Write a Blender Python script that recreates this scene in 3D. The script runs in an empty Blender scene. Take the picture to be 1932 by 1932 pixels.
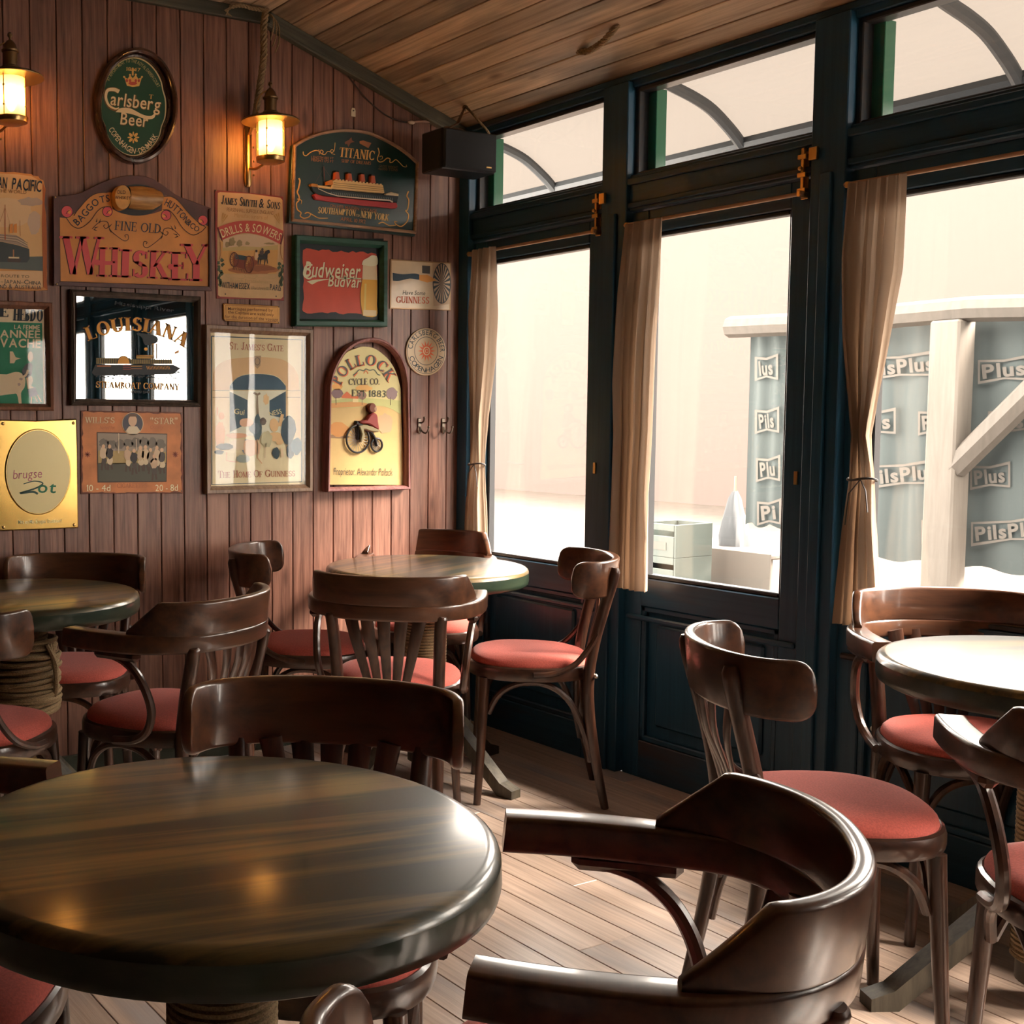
import bpy, math, random
from mathutils import Vector, Matrix
random.seed(7)
R = math.radians
scene = bpy.context.scene
col = scene.collection

# ------------------------------------------------------------------ camera
F, PX, PY, HCAM = 2281.0, 483.0, 966.0, 1.27          # focal length and principal point in pixels of a 1932 frame
yaw, pit, rol = R(29.281), R(-4.576), R(-0.223)
cf = Vector((math.sin(yaw)*math.cos(pit), math.cos(yaw)*math.cos(pit), math.sin(pit)))
cr0 = Vector((math.cos(yaw), -math.sin(yaw), 0)); cu0 = cr0.cross(cf)
cr = math.cos(rol)*cr0 + math.sin(rol)*cu0; cu = -math.sin(rol)*cr0 + math.cos(rol)*cu0
CP = Vector((0, 0, HCAM))
cd = bpy.data.cameras.new('camera'); cam = bpy.data.objects.new('camera', cd); col.objects.link(cam)
cam.matrix_world = Matrix(((cr.x, cu.x, -cf.x, CP.x), (cr.y, cu.y, -cf.y, CP.y), (cr.z, cu.z, -cf.z, CP.z), (0, 0, 0, 1)))
cd.sensor_width = 36; cd.lens = F/1932*36; cd.shift_x = (966-PX)/1932; cd.shift_y = 0; cd.clip_start = .05
scene.camera = cam

# ------------------------------------------------------------------ world, sun, exposure
w = bpy.data.worlds.new('world'); scene.world = w; w.use_nodes = True
bg = w.node_tree.nodes['Background']
bg.inputs['Color'].default_value = (1.0, .90, .80, 1); bg.inputs['Strength'].default_value = 4.5
sd = bpy.data.lights.new('sun', 'SUN'); sun = bpy.data.objects.new('sun', sd); col.objects.link(sun)
sd.energy = 16.0; sd.angle = R(36); sd.color = (1.0, .86, .74)
sun.rotation_euler = Vector((-.50, .50, -.68)).to_track_quat('-Z', 'Y').to_euler()
sun.location = (8, -3, 6)
cy = scene.cycles; cy.use_adaptive_sampling = True; cy.adaptive_threshold = .04; cy.max_bounces = 8; cy.diffuse_bounces = 2; cy.glossy_bounces = 3; cy.transmission_bounces = 4; cy.transparent_max_bounces = 10
vs = scene.view_settings
vs.view_transform = 'Standard'; vs.look = 'None'; vs.gamma = 1; vs.exposure = 2.0; vs.use_curve_mapping = False

# ------------------------------------------------------------------ measuring: a pixel of the photo on a known plane of the room
YB, XW = 3.95, 3.20                                   # back wall, window wall
def on(px, py, ax, v):
    d = cf + (px-PX)/F*cr - (py-PY)/F*cu
    t = (v-CP[ax])/d[ax]
    return CP + t*d
def srgb(h):
    h = h.lstrip('#'); o = []
    for i in (0, 2, 4):
        c = int(h[i:i+2], 16)/255
        o.append(c/12.92 if c <= .04045 else ((c+.055)/1.055)**2.4)
    return tuple(o)

# ------------------------------------------------------------------ materials
MATS = {}
def newmat(name):
    m = bpy.data.materials.new(name); m.use_nodes = True
    nt = m.node_tree
    return m, nt, nt.nodes['Principled BSDF']
def plain(name, c, rough=.5, metal=0., coat=0., spec=.5, sheen=0., bump=0., bscale=200, var=0.):
    if name in MATS: return MATS[name]
    m, nt, b = newmat(name)
    c = tuple(min(.88, x*1.3) for x in srgb(c)) if isinstance(c, str) else c
    b.inputs['Base Color'].default_value = (*c, 1); b.inputs['Roughness'].default_value = rough
    b.inputs['Metallic'].default_value = metal; b.inputs['Coat Weight'].default_value = coat
    b.inputs['Coat Roughness'].default_value = .12
    b.inputs['Specular IOR Level'].default_value = spec; b.inputs['Sheen Weight'].default_value = sheen
    if bump or var:
        tc = nt.nodes.new('ShaderNodeTexCoord'); n = nt.nodes.new('ShaderNodeTexNoise'); n.inputs['Scale'].default_value = bscale
        n.inputs['Detail'].default_value = 5
        nt.links.new(tc.outputs['Object'], n.inputs['Vector'])
        if bump:
            bp = nt.nodes.new('ShaderNodeBump'); bp.inputs['Strength'].default_value = bump; bp.inputs['Distance'].default_value = .002
            nt.links.new(n.outputs['Fac'], bp.inputs['Height']); nt.links.new(bp.outputs['Normal'], b.inputs['Normal'])
        if var:
            r = nt.nodes.new('ShaderNodeValToRGB'); r.color_ramp.elements[0].position = .35; r.color_ramp.elements[1].position = .68
            r.color_ramp.elements[0].color = (*[x*(1-var) for x in c], 1); r.color_ramp.elements[1].color = (*[min(1, x*(1+var)) for x in c], 1)
            nt.links.new(n.outputs['Fac'], r.inputs['Fac']); nt.links.new(r.outputs['Color'], b.inputs['Base Color'])
    MATS[name] = m; return m
def wood(name, dark, light, axis=2, rough=.45, coat=0., fine=60., long=2.5, knots=0., bump=.25, randtint=.25, extra=None, mid=.5, wide=0., sharp=.17):
    """stretched-noise grain running along one axis of the object, with a tint of its own per board"""
    if name in MATS: return MATS[name]
    m, nt, b = newmat(name); N = nt.nodes; L = nt.links
    dark = srgb(dark) if isinstance(dark, str) else dark; light = srgb(light) if isinstance(light, str) else light
    tc = N.new('ShaderNodeTexCoord'); oi = N.new('ShaderNodeObjectInfo')
    mp = N.new('ShaderNodeMapping'); s = [fine]*3; s[axis] = long; mp.inputs['Scale'].default_value = s
    ad = N.new('ShaderNodeVectorMath'); ad.operation = 'ADD'
    ml = N.new('ShaderNodeMath'); ml.operation = 'MULTIPLY'; ml.inputs[1].default_value = 137.0
    L.new(oi.outputs['Random'], ml.inputs[0]); L.new(tc.outputs['Object'], mp.inputs['Vector'])
    L.new(mp.outputs['Vector'], ad.inputs[0]); L.new(ml.outputs[0], ad.inputs[1])
    n = N.new('ShaderNodeTexNoise'); n.inputs['Scale'].default_value = 1; n.inputs['Detail'].default_value = 6; n.inputs['Roughness'].default_value = .62
    n.inputs['Distortion'].default_value = .35
    L.new(ad.outputs[0], n.inputs['Vector'])
    src = n.outputs['Fac']
    if wide:
        mp2 = N.new('ShaderNodeMapping'); s2 = [fine*.22]*3; s2[axis] = long*.45; mp2.inputs['Scale'].default_value = s2
        L.new(tc.outputs['Object'], mp2.inputs['Vector'])
        ad2 = N.new('ShaderNodeVectorMath'); ad2.operation = 'ADD'; L.new(mp2.outputs['Vector'], ad2.inputs[0]); L.new(ml.outputs[0], ad2.inputs[1])
        n2 = N.new('ShaderNodeTexNoise'); n2.inputs['Scale'].default_value = 1; n2.inputs['Detail'].default_value = 2; n2.inputs['Distortion'].default_value = 1.2
        L.new(ad2.outputs[0], n2.inputs['Vector'])
        mm = N.new('ShaderNodeMix'); mm.inputs['Factor'].default_value = wide
        L.new(src, mm.inputs[2]); L.new(n2.outputs['Fac'], mm.inputs[3]); src = mm.outputs[0]
    rp = N.new('ShaderNodeValToRGB'); e = rp.color_ramp.elements
    e[0].position = mid-sharp; e[0].color = (*dark, 1); e[1].position = mid+sharp; e[1].color = (*light, 1)
    L.new(src, rp.inputs['Fac'])
    colr = rp.outputs['Color']
    if extra:                                        # a worn, differently coloured streak
        c2, lo, hi = extra
        mp3 = N.new('ShaderNodeMapping'); s3 = [6.]*3; s3[axis] = 1.3; mp3.inputs['Scale'].default_value = s3
        L.new(tc.outputs['Object'], mp3.inputs['Vector'])
        ad3 = N.new('ShaderNodeVectorMath'); ad3.operation = 'ADD'; L.new(mp3.outputs['Vector'], ad3.inputs[0]); L.new(ml.outputs[0], ad3.inputs[1])
        n3 = N.new('ShaderNodeTexNoise'); n3.inputs['Scale'].default_value = 1; n3.inputs['Detail'].default_value = 4
        L.new(ad3.outputs[0], n3.inputs['Vector'])
        mr = N.new('ShaderNodeMapRange'); mr.inputs['From Min'].default_value = lo; mr.inputs['From Max'].default_value = hi
        L.new(n3.outputs['Fac'], mr.inputs['Value'])
        mx = N.new('ShaderNodeMix'); mx.data_type = 'RGBA'
        L.new(mr.outputs[0], mx.inputs['Factor']); L.new(colr, mx.inputs[6]); mx.inputs[7].default_value = (*(srgb(c2) if isinstance(c2, str) else c2), 1)
        colr = mx.outputs[2]
    if knots:
        mp4 = N.new('ShaderNodeMapping'); s4 = [9.]*3; s4[axis] = 3.2; mp4.inputs['Scale'].default_value = s4
        L.new(tc.outputs['Object'], mp4.inputs['Vector'])
        ad4 = N.new('ShaderNodeVectorMath'); ad4.operation = 'ADD'; L.new(mp4.outputs['Vector'], ad4.inputs[0]); L.new(ml.outputs[0], ad4.inputs[1])
        vo = N.new('ShaderNodeTexVoronoi'); vo.inputs['Scale'].default_value = 1; L.new(ad4.outputs[0], vo.inputs['Vector'])
        mr = N.new('ShaderNodeMapRange'); mr.inputs['From Min'].default_value = .06; mr.inputs['From Max'].default_value = .17
        mr.inputs['To Min'].default_value = knots; mr.inputs['To Max'].default_value = 0
        L.new(vo.outputs['Distance'], mr.inputs['Value'])
        mx = N.new('ShaderNodeMix'); mx.data_type = 'RGBA'; L.new(mr.outputs[0], mx.inputs['Factor']); L.new(colr, mx.inputs[6])
        mx.inputs[7].default_value = (dark[0]*.45, dark[1]*.4, dark[2]*.4, 1); colr = mx.outputs[2]
    if randtint:
        hv = N.new('ShaderNodeHueSaturation'); mr = N.new('ShaderNodeMapRange')
        mr.inputs['To Min'].default_value = 1-randtint; mr.inputs['To Max'].default_value = 1+randtint
        L.new(oi.outputs['Random'], mr.inputs['Value']); L.new(mr.outputs[0], hv.inputs['Value']); L.new(colr, hv.inputs['Color']); colr = hv.outputs['Color']
    L.new(colr, b.inputs['Base Color'])
    b.inputs['Roughness'].default_value = rough; b.inputs['Coat Weight'].default_value = coat; b.inputs['Coat Roughness'].default_value = .1
    if bump:
        bp = N.new('ShaderNodeBump'); bp.inputs['Strength'].default_value = bump; bp.inputs['Distance'].default_value = .002
        L.new(n.outputs['Fac'], bp.inputs['Height']); L.new(bp.outputs['Normal'], b.inputs['Normal'])
    MATS[name] = m; return m
def ink(h, rough=.55):
    return plain('print_'+h.lstrip('#')+('' if rough == .55 else '_%d' % int(rough*100)), h, rough)
def glassmat(name, tint=(1, 1, 1), refl=.08, dust=0.):
    if name in MATS: return MATS[name]
    m = bpy.data.materials.new(name); m.use_nodes = True; nt = m.node_tree; N = nt.nodes; L = nt.links
    N.remove(N['Principled BSDF']); out = N['Material Output']
    tr = N.new('ShaderNodeBsdfTransparent'); tr.inputs['Color'].default_value = (*tint, 1)
    gl = N.new('ShaderNodeBsdfGlossy'); gl.inputs['Roughness'].default_value = .02
    lw = N.new('ShaderNodeLayerWeight'); lw.inputs['Blend'].default_value = .5; pw = N.new('ShaderNodeMath'); pw.operation = 'POWER'; pw.inputs[1].default_value = 5
    fr = N.new('ShaderNodeMath'); fr.operation = 'MULTIPLY_ADD'; fr.inputs[1].default_value = .9; fr.inputs[2].default_value = refl/2
    L.new(lw.outputs['Facing'], pw.inputs[0]); L.new(pw.outputs[0], fr.inputs[0])
    mx = N.new('ShaderNodeMixShader'); L.new(fr.outputs[0], mx.inputs[0]); L.new(tr.outputs[0], mx.inputs[1]); L.new(gl.outputs[0], mx.inputs[2])
    last = mx
    if dust:
        df = N.new('ShaderNodeBsdfTranslucent'); df.inputs['Color'].default_value = (.9, .9, .9, 1)
        m2 = N.new('ShaderNodeMixShader'); m2.inputs[0].default_value = dust
        L.new(mx.outputs[0], m2.inputs[1]); L.new(df.outputs[0], m2.inputs[2]); last = m2
    L.new(last.outputs[0], out.inputs['Surface']); MATS[name] = m; return m
def cloth(name, c, trans=.5, weave=900, clear=0.):
    if name in MATS: return MATS[name]
    m = bpy.data.materials.new(name); m.use_nodes = True; nt = m.node_tree; N = nt.nodes; L = nt.links
    N.remove(N['Principled BSDF']); out = N['Material Output']
    c = srgb(c) if isinstance(c, str) else c
    d = N.new('ShaderNodeBsdfDiffuse'); t = N.new('ShaderNodeBsdfTranslucent')
    d.inputs['Color'].default_value = (*c, 1); t.inputs['Color'].default_value = (*c, 1)
    mx = N.new('ShaderNodeMixShader'); mx.inputs[0].default_value = trans
    L.new(d.outputs[0], mx.inputs[1]); L.new(t.outputs[0], mx.inputs[2]); last = mx
    if clear:
        tp = N.new('ShaderNodeBsdfTransparent'); m2 = N.new('ShaderNodeMixShader'); m2.inputs[0].default_value = clear
        L.new(mx.outputs[0], m2.inputs[1]); L.new(tp.outputs[0], m2.inputs[2]); last = m2
    if weave:
        tc = N.new('ShaderNodeTexCoord'); n = N.new('ShaderNodeTexNoise'); n.inputs['Scale'].default_value = weave
        L.new(tc.outputs['Object'], n.inputs['Vector'])
        bp = N.new('ShaderNodeBump'); bp.inputs['Strength'].default_value = .3; bp.inputs['Distance'].default_value = .001
        L.new(n.outputs['Fac'], bp.inputs['Height']); L.new(bp.outputs[0], d.inputs['Normal'])
    L.new(last.outputs[0], out.inputs['Surface']); MATS[name] = m; return m

M = {}
M['wall'] = wood('wall_board', (.135, .060, .041), (.34, .165, .115), axis=2, rough=.42, fine=85, long=4, knots=.7, bump=.3, randtint=.16, extra=((.40, .22, .155), .60, .8))
M['ceil'] = wood('ceiling_board', (.33, .22, .13), (.68, .49, .31), axis=1, rough=.5, fine=48, long=1.8, knots=.9, bump=.3, randtint=.2, extra=((.13, .115, .085), .5, .72))
M['floor'] = wood('floor_board', (.44, .315, .24), (.66, .51, .41), axis=1, rough=.32, fine=70, long=2.5, knots=.0, bump=.3, randtint=.13, extra=((.36, .34, .345), .52, .75))
M['gap'] = plain('dark_gap', (.012, .010, .010), .9)
M['navy'] = wood('navy_frame', (.008, .058, .112), (.018, .085, .150), axis=2, rough=.38, fine=70, long=3, bump=.15, randtint=.1)
M['navyh'] = wood('navy_rail', (.008, .058, .112), (.020, .080, .140), axis=1, rough=.38, fine=70, long=3, bump=.15, randtint=.1, extra=((.060, .034, .022), .55, .75))
M['trim'] = wood('trim_wood', (.055, .055, .038), (.12, .12, .085), axis=0, rough=.5, fine=60, long=3, bump=.2)
M['chair'] = wood('chair_wood', (.020, .0095, .0070), (.085, .034, .018), axis=2, rough=.32, coat=.45, fine=45, long=5, bump=.06, randtint=.12)
M['chairh'] = wood('chair_rail_wood', (.020, .0095, .0070), (.125, .050, .023), axis=0, rough=.30, coat=.5, fine=42, long=4, bump=.06, randtint=.12, wide=.5)
M['rim'] = wood('seat_rim_wood', (.025, .012, .008), (.070, .030, .018), axis=2, rough=.28, coat=.5, fine=25, long=60, bump=.04)
M['seat'] = plain('red_velvet', (.58, .122, .094), .9, sheen=.15, spec=.2, bump=.25, bscale=260, var=.14)
M['table'] = wood('green_table_wood', (.022, .029, .016), (.23, .145, .042), axis=0, rough=.38, coat=.7, fine=46, long=2.0, bump=.05, randtint=0, mid=.53, wide=.62, sharp=.085)
M['table'].node_tree.nodes['Principled BSDF'].inputs['Coat Roughness'].default_value = .15
M['tedge'] = wood('table_edge_green', (.010, .026, .018), (.035, .052, .030), axis=0, rough=.34, coat=.4, fine=30, long=2, bump=.05, randtint=0)
M['base'] = wood('table_base_wood', (.05, .045, .035), (.14, .12, .085), axis=2, rough=.5, fine=40, long=5, bump=.2)
M['rope'] = plain('hemp_rope', (.34, .235, .125), .9, bump=.8, bscale=350, var=.3)
M['brass'] = plain('brass', (.62, .40, .16), .28, 1.0, bump=.05, bscale=40)
M['dbrass'] = plain('dull_brass', (.22, .15, .075), .4, .9, bump=.1, bscale=60)
M['goldplate'] = plain('gold_plate', (.60, .37, .105), .2, .95, bump=.35, bscale=7)
M['black'] = plain('black_vinyl', (.012, .014, .017), .45, bump=.15, bscale=300)
M['metal'] = plain('hook_metal', (.18, .15, .12), .35, .9)
M['steel'] = plain('bolt_metal', (.7, .65, .58), .3, 1.0)
M['curtain'] = cloth('curtain_linen', (.42, .32, .24), .32)
M['glass'] = glassmat('window_glass', (.97, .97, .96))
M['pglass'] = glassmat('picture_glass', (.98, .98, .98))
M['mirror'] = plain('mirror_silver', (.86, .88, .86), .015, 1.0)

# ------------------------------------------------------------------ mesh building
class MB:
    def __init__(s): s.v = []; s.f = []; s.m = []; s.mats = []
    def mi(s, mat):
        if mat not in s.mats: s.mats.append(mat)
        return s.mats.index(mat)
    def add(s, v, f, mat):
        o = len(s.v); i = s.mi(mat); s.v += [tuple(p) for p in v]
        for a in f: s.f.append(tuple(k+o for k in a)); s.m.append(i)
    def box(s, a, b, mat, ch=0.):
        x0, y0, z0 = a; x1, y1, z1 = b
        if ch <= 0:
            v = [(x0, y0, z0), (x1, y0, z0), (x1, y1, z0), (x0, y1, z0), (x0, y0, z1), (x1, y0, z1), (x1, y1, z1), (x0, y1, z1)]
            s.add(v, [(3, 2, 1, 0), (4, 5, 6, 7), (0, 1, 5, 4), (1, 2, 6, 5), (2, 3, 7, 6), (3, 0, 4, 7)], mat); return
        # chamfered along every edge
        v = []; c = ch
        for (x, y, z, sx, sy, sz) in [(x0, y0, z0, 1, 1, 1), (x1, y0, z0, -1, 1, 1), (x1, y1, z0, -1, -1, 1), (x0, y1, z0, 1, -1, 1), (x0, y0, z1, 1, 1, -1), (x1, y0, z1, -1, 1, -1), (x1, y1, z1, -1, -1, -1), (x0, y1, z1, 1, -1, -1)]:
            v += [(x, y+sy*c, z+sz*c), (x+sx*c, y, z+sz*c), (x+sx*c, y+sy*c, z)]
        X = lambda i: 3*i; Yv = lambda i: 3*i+1; Z = lambda i: 3*i+2
        f = [(Z(3), Z(2), Z(1), Z(0)), (Z(4), Z(5), Z(6), Z(7)), (Yv(0), Yv(1), Yv(5), Yv(4)), (X(1), X(2), X(6), X(5)), (Yv(2), Yv(3), Yv(7), Yv(6)), (X(3), X(0), X(4), X(7)),
             (Z(0), Z(1), Yv(1), Yv(0)), (Z(1), Z(2), X(2), X(1)), (Z(2), Z(3), Yv(3), Yv(2)), (Z(3), Z(0), X(0), X(3)),
             (Yv(4), Yv(5), Z(5), Z(4)), (X(5), X(6), Z(6), Z(5)), (Yv(6), Yv(7), Z(7), Z(6)), (X(7), X(4), Z(4), Z(7)),
             (X(0), Yv(0), Yv(4), X(4)), (Yv(1), X(1), X(5), Yv(5)), (X(2), Yv(2), Yv(6), X(6)), (Yv(3), X(3), X(7), Yv(7))]
        for i in range(8): f.append((X(i), Yv(i), Z(i)) if i in (0, 2, 5, 7) else (Z(i), Yv(i), X(i)))
        s.add(v, f, mat)
    def tube(s, path, rad, mat, n=10, flat=None, caps=True):
        """round (or flattened) bar swept along a path; rad a number or one per point"""
        P = [Vector(p) for p in path]; k = len(P)
        if not hasattr(rad, '__len__'): rad = [rad]*k
        T = []
        for i in range(k):
            t = P[min(i+1, k-1)]-P[max(i-1, 0)]; T.append(t.normalized() if t.length > 1e-9 else Vector((0, 0, 1)))
        u = T[0].orthogonal().normalized()
        if flat:
            u = (Vector(flat[1]) - T[0]*T[0].dot(Vector(flat[1]))).normalized()
        v = []; f = []
        for i in range(k):
            u = (u - T[i]*T[i].dot(u)).normalized(); b = T[i].cross(u)
            for j in range(n):
                a = 2*math.pi*j/n
                q = P[i] + u*math.cos(a)*rad[i] + b*math.sin(a)*rad[i]*(flat[0] if flat else 1)
                v.append(q)
        for i in range(k-1):
            for j in range(n):
                f.append((i*n+j, i*n+(j+1) % n, (i+1)*n+(j+1) % n, (i+1)*n+j))
        if caps:
            f.append(tuple(range(n-1, -1, -1))); f.append(tuple((k-1)*n+j for j in range(n)))
        s.add(v, f, mat)
    def lathe(s, prof, mat, n=32, c=(0, 0, 0), axis='z'):
        v = []; f = []; k = len(prof)
        for (r, z) in prof:
            for j in range(n):
                a = 2*math.pi*j/n; p = (r*math.cos(a), r*math.sin(a), z)
                if axis == 'y': p = (p[0], -p[2], p[1])
                v.append((p[0]+c[0], p[1]+c[1], p[2]+c[2]))
        for i in range(k-1):
            for j in range(n): f.append((i*n+j, i*n+(j+1) % n, (i+1)*n+(j+1) % n, (i+1)*n+j))
        if prof[0][0] > 1e-6: f.append(tuple(range(n-1, -1, -1)))
        if prof[-1][0] > 1e-6: f.append(tuple((k-1)*n+j for j in range(n)))
        s.add(v, f, mat)
    def loft(s, rings, mat, closed=True, caps=True):
        n = len(rings[0]); v = [p for r in rings for p in r]; f = []
        for i in range(len(rings)-1):
            for j in range(n if closed else n-1):
                f.append((i*n+j, i*n+(j+1) % n, (i+1)*n+(j+1) % n, (i+1)*n+j))
        if caps:
            f.append(tuple(range(n-1, -1, -1))); f.append(tuple((len(rings)-1)*n+j for j in range(n)))
        s.add(v, f, mat)
    def ball(s, c, r, mat, n=10, sc=(1, 1, 1)):
        prof = [(max(1e-7, r*math.sin(math.pi*i/6)), -r*math.cos(math.pi*i/6)) for i in range(7)]
        t = MB(); t.lathe(prof, mat, n)
        s.add([(p[0]*sc[0]+c[0], p[1]*sc[1]+c[1], p[2]*sc[2]+c[2]) for p in t.v], t.f, mat)
    def build(s, name, parent=None, smooth=True, loc=(0, 0, 0), angle=38):
        me = bpy.data.meshes.new(name); me.from_pydata(s.v, [], s.f)
        for m in s.mats: me.materials.append(m)
        me.polygons.foreach_set('material_index', s.m)
        if smooth:
            me.polygons.foreach_set('use_smooth', [True]*len(s.f)); me.set_sharp_from_angle(angle=R(angle))
        me.validate(); me.update()
        o = bpy.data.objects.new(name, me); col.objects.link(o); o.location = loc
        if parent: o.parent = parent
        return o
def tag(o, label=None, cat=None, group=None, kind=None):
    if label: o['label'] = label
    if cat: o['category'] = cat
    if group: o['group'] = group
    if kind: o['kind'] = kind
    return o
def empty(name, loc=(0, 0, 0), rz=0, label=None, cat=None, group=None, kind=None):
    o = bpy.data.objects.new(name, None); col.objects.link(o); o.location = loc; o.rotation_euler = (0, 0, rz)
    o.empty_display_size = .1
    return tag(o, label, cat, group, kind)
KIDS = {}
def copy_tree(o, parent=None):
    c = o.copy(); col.objects.link(c); c.parent = parent
    for ch in [x for x in list(bpy.data.objects) if x.parent is o]: copy_tree(ch, c)
    return c
def catmull(pts, per=6):
    P = [Vector(p) for p in pts]; o = []
    for i in range(len(P)-1):
        a, b, c, d = P[max(i-1, 0)], P[i], P[i+1], P[min(i+2, len(P)-1)]
        for k in range(per):
            t = k/per
            o.append(.5*((2*b)+(c-a)*t+(2*a-5*b+4*c-d)*t*t+(3*b-3*c+d-a)*t**3))
    o.append(P[-1]); return o
def lerp_list(xs, x):
    for (a, va), (b, vb) in zip(xs, xs[1:]):
        if x <= b: return va+(vb-va)*max(0, (x-a))/(b-a)
    return xs[-1][1]

# ================================================================== the room
X0, Y0 = -2.2, -2.2                                   # far sides of the room, outside the photo
XS, ZS, ZE = 2.272, 2.737, 2.42                       # the ceiling is level up to XS, then slopes down to ZE at the windows
SL = math.atan((ZS-ZE)/(XW-XS))
def ceil_z(x): return ZS if x <= XS else ZS-(x-XS)*math.tan(SL)

# floor: dark bed + boards running along y
b = MB(); b.box((X0-.1, Y0-.1, -.12), (XW+.12, YB+.1, -.014), M['gap'])
floor = tag(b.build('floor', smooth=False), kind='structure', label='worn pale wooden board floor of the pub')
BW = .0905; cache = {}
def board_mesh(key, size, mat, ch):
    if key not in cache:
        t = MB(); sx, sy, sz = size; t.box((-sx/2, -sy/2, -sz/2), (sx/2, sy/2, sz/2), mat, ch)
        o = t.build('board_source', smooth=False); cache[key] = o.data; bpy.data.objects.remove(o)
    return cache[key]
def piece(name, me, loc, parent, rot=None):
    o = bpy.data.objects.new(name, me); col.objects.link(o); o.location = loc; o.parent = parent
    if rot: o.rotation_euler = rot
    return o
x = XW-BW/2; rng = random.Random(3)
while x > X0:
    y = YB; first = True
    while y > Y0+.01:
        L = rng.choice((1.4, 1.7, 2.0, 2.4)) if not first else rng.choice((.7, 1.0, 1.3, 1.6, 1.9)); first = False
        L = min(L, y-Y0)
        if y-L-Y0 < .3: L = y-Y0
        L = round(L, 3)
        piece('floor_board', board_mesh(('f', L), (BW-.0022, L-.0016, .016), M['floor'], .0012), (x, y-L/2, -.008), floor)
        y -= L
    x -= BW

# back wall: backing, boards, skirting
b = MB(); b.box((X0-.1, YB+.016, -.1), (XW+.1, YB+.12, 2.95), M['gap'])
wall_back = tag(b.build('wall_back', smooth=False), kind='structure', label='wall of upright dark brown wooden boards')
PW = .0920; x = 2.100-PW*47
while x < XW-.01:
    xa, xb = x+.0012, min(x+PW-.0012, XW); yf, yb2 = YB, YB+.016
    za, zb = ceil_z(xa)+.004, ceil_z(xb)+.004; c = .0025
    v = [(xa+c, yf, 0), (xb-c, yf, 0), (xb-c, yf, zb), (xa+c, yf, za), (xa, yf+c, 0), (xb, yf+c, 0), (xb, yf+c, zb), (xa, yf+c, za),
         (xa, yb2, 0), (xb, yb2, 0), (xb, yb2, zb), (xa, yb2, za)]
    cx = (xa+xb)/2
    t = MB(); t.add([(p[0]-cx, p[1]-YB, p[2]) for p in v], [(0, 1, 2, 3), (1, 5, 6, 2), (4, 0, 3, 7), (5, 9, 10, 6), (8, 4, 7, 11), (3, 2, 6, 7), (7, 6, 10, 11)], M['wall'])
    t.build('wall_board', wall_back, smooth=False, loc=(cx, YB, 0)); x += PW
b = MB(); b.box((X0, YB-.018, 0), (XW, YB, .085), plain('skirting_paint', (.040, .050, .034), .5, var=.3, bscale=20), .003)
tag(b.build('baseboard_back', smooth=False), kind='structure', label='dark green skirting board along the boarded wall')
# sloping trim under the ceiling and the level one beside it
b = MB(); Ls = (XW-XS)/math.cos(SL)
b.box((0, -.022, -.050), (Ls, 0, 0), M['trim'], .003); b.box((0, -.030, -.058), (Ls, 0, -.046), M['trim'], .003)
o = b.build('trim_1', smooth=False, loc=(XS, YB, ZS)); o.rotation_euler = (0, SL, 0); tag(o, kind='structure', label='greenish wooden trim along the sloping ceiling edge')
b = MB(); b.box((X0, YB-.022, ZS-.045), (XS, YB, ZS), M['trim'], .003)
tag(b.build('trim_2', smooth=False), kind='structure', label='level wooden trim above the boarded wall')

# ceiling
b = MB(); b.box((X0-.1, Y0-.1, ZS+.02), (XS+.05, YB+.12, ZS+.14), M['gap'])
n = (math.sin(SL), math.cos(SL))
q = [(XS, ZS), (XW+.09, ceil_z(XW+.09))]
v = []
for yy in (Y0-.1, YB+.12):
    for (px_, pz_) in q: v += [(px_+n[0]*.02, yy, pz_+n[1]*.02), (px_+n[0]*.14, yy, pz_+n[1]*.14)]
b.add(v, [(0, 2, 6, 4), (1, 5, 7, 3), (0, 1, 3, 2), (4, 6, 7, 5), (0, 4, 5, 1), (2, 3, 7, 6)], M['gap'])
ceiling = tag(b.build('ceiling', smooth=False), kind='structure', label='sloping ceiling of long wooden boards')
CW = Ls/10; s = CW/2
while s < Ls+.02:
    y = YB; first = True
    while y > Y0+.01:
        L = rng.choice((2.2, 2.8, 3.3)) if not first else rng.choice((1.5, 2.1, 2.7, 3.2)); first = False
        L = round(min(L, y-Y0), 3)
        if y-L-Y0 < .4: L = round(y-Y0, 3)
        px_ = XS+s*math.cos(SL)+n[0]*.009; pz_ = ZS-s*math.sin(SL)+n[1]*.009
        piece('ceiling_board', board_mesh(('c', L), (CW-.0025, L-.002, .018), M['ceil'], .0025), (px_, y-L/2, pz_), ceiling, (0, SL, 0))
        y -= L
    s += CW
x = XS-CW/2
while x > X0:
    L = YB-Y0
    piece('ceiling_board', board_mesh(('c', L), (CW-.0025, L, .018), M['ceil'], .0025), (x, YB-L/2, ZS+.009), ceiling); x -= CW

# the two walls behind the camera
dkw = plain('dark_panelling', (.045, .025, .018), .5, var=.3, bscale=4)
b = MB(); b.box((X0-.1, Y0-.1, 0), (X0, YB+.1, 2.85), dkw); tag(b.build('wall_left', smooth=False), kind='structure', label='boarded wall left of the camera')
b = MB(); b.box((X0, Y0-.1, 0), (XW+.1, Y0, 2.85), dkw); tag(b.build('wall_rear', smooth=False), kind='structure', label='boarded wall behind the camera')

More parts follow.
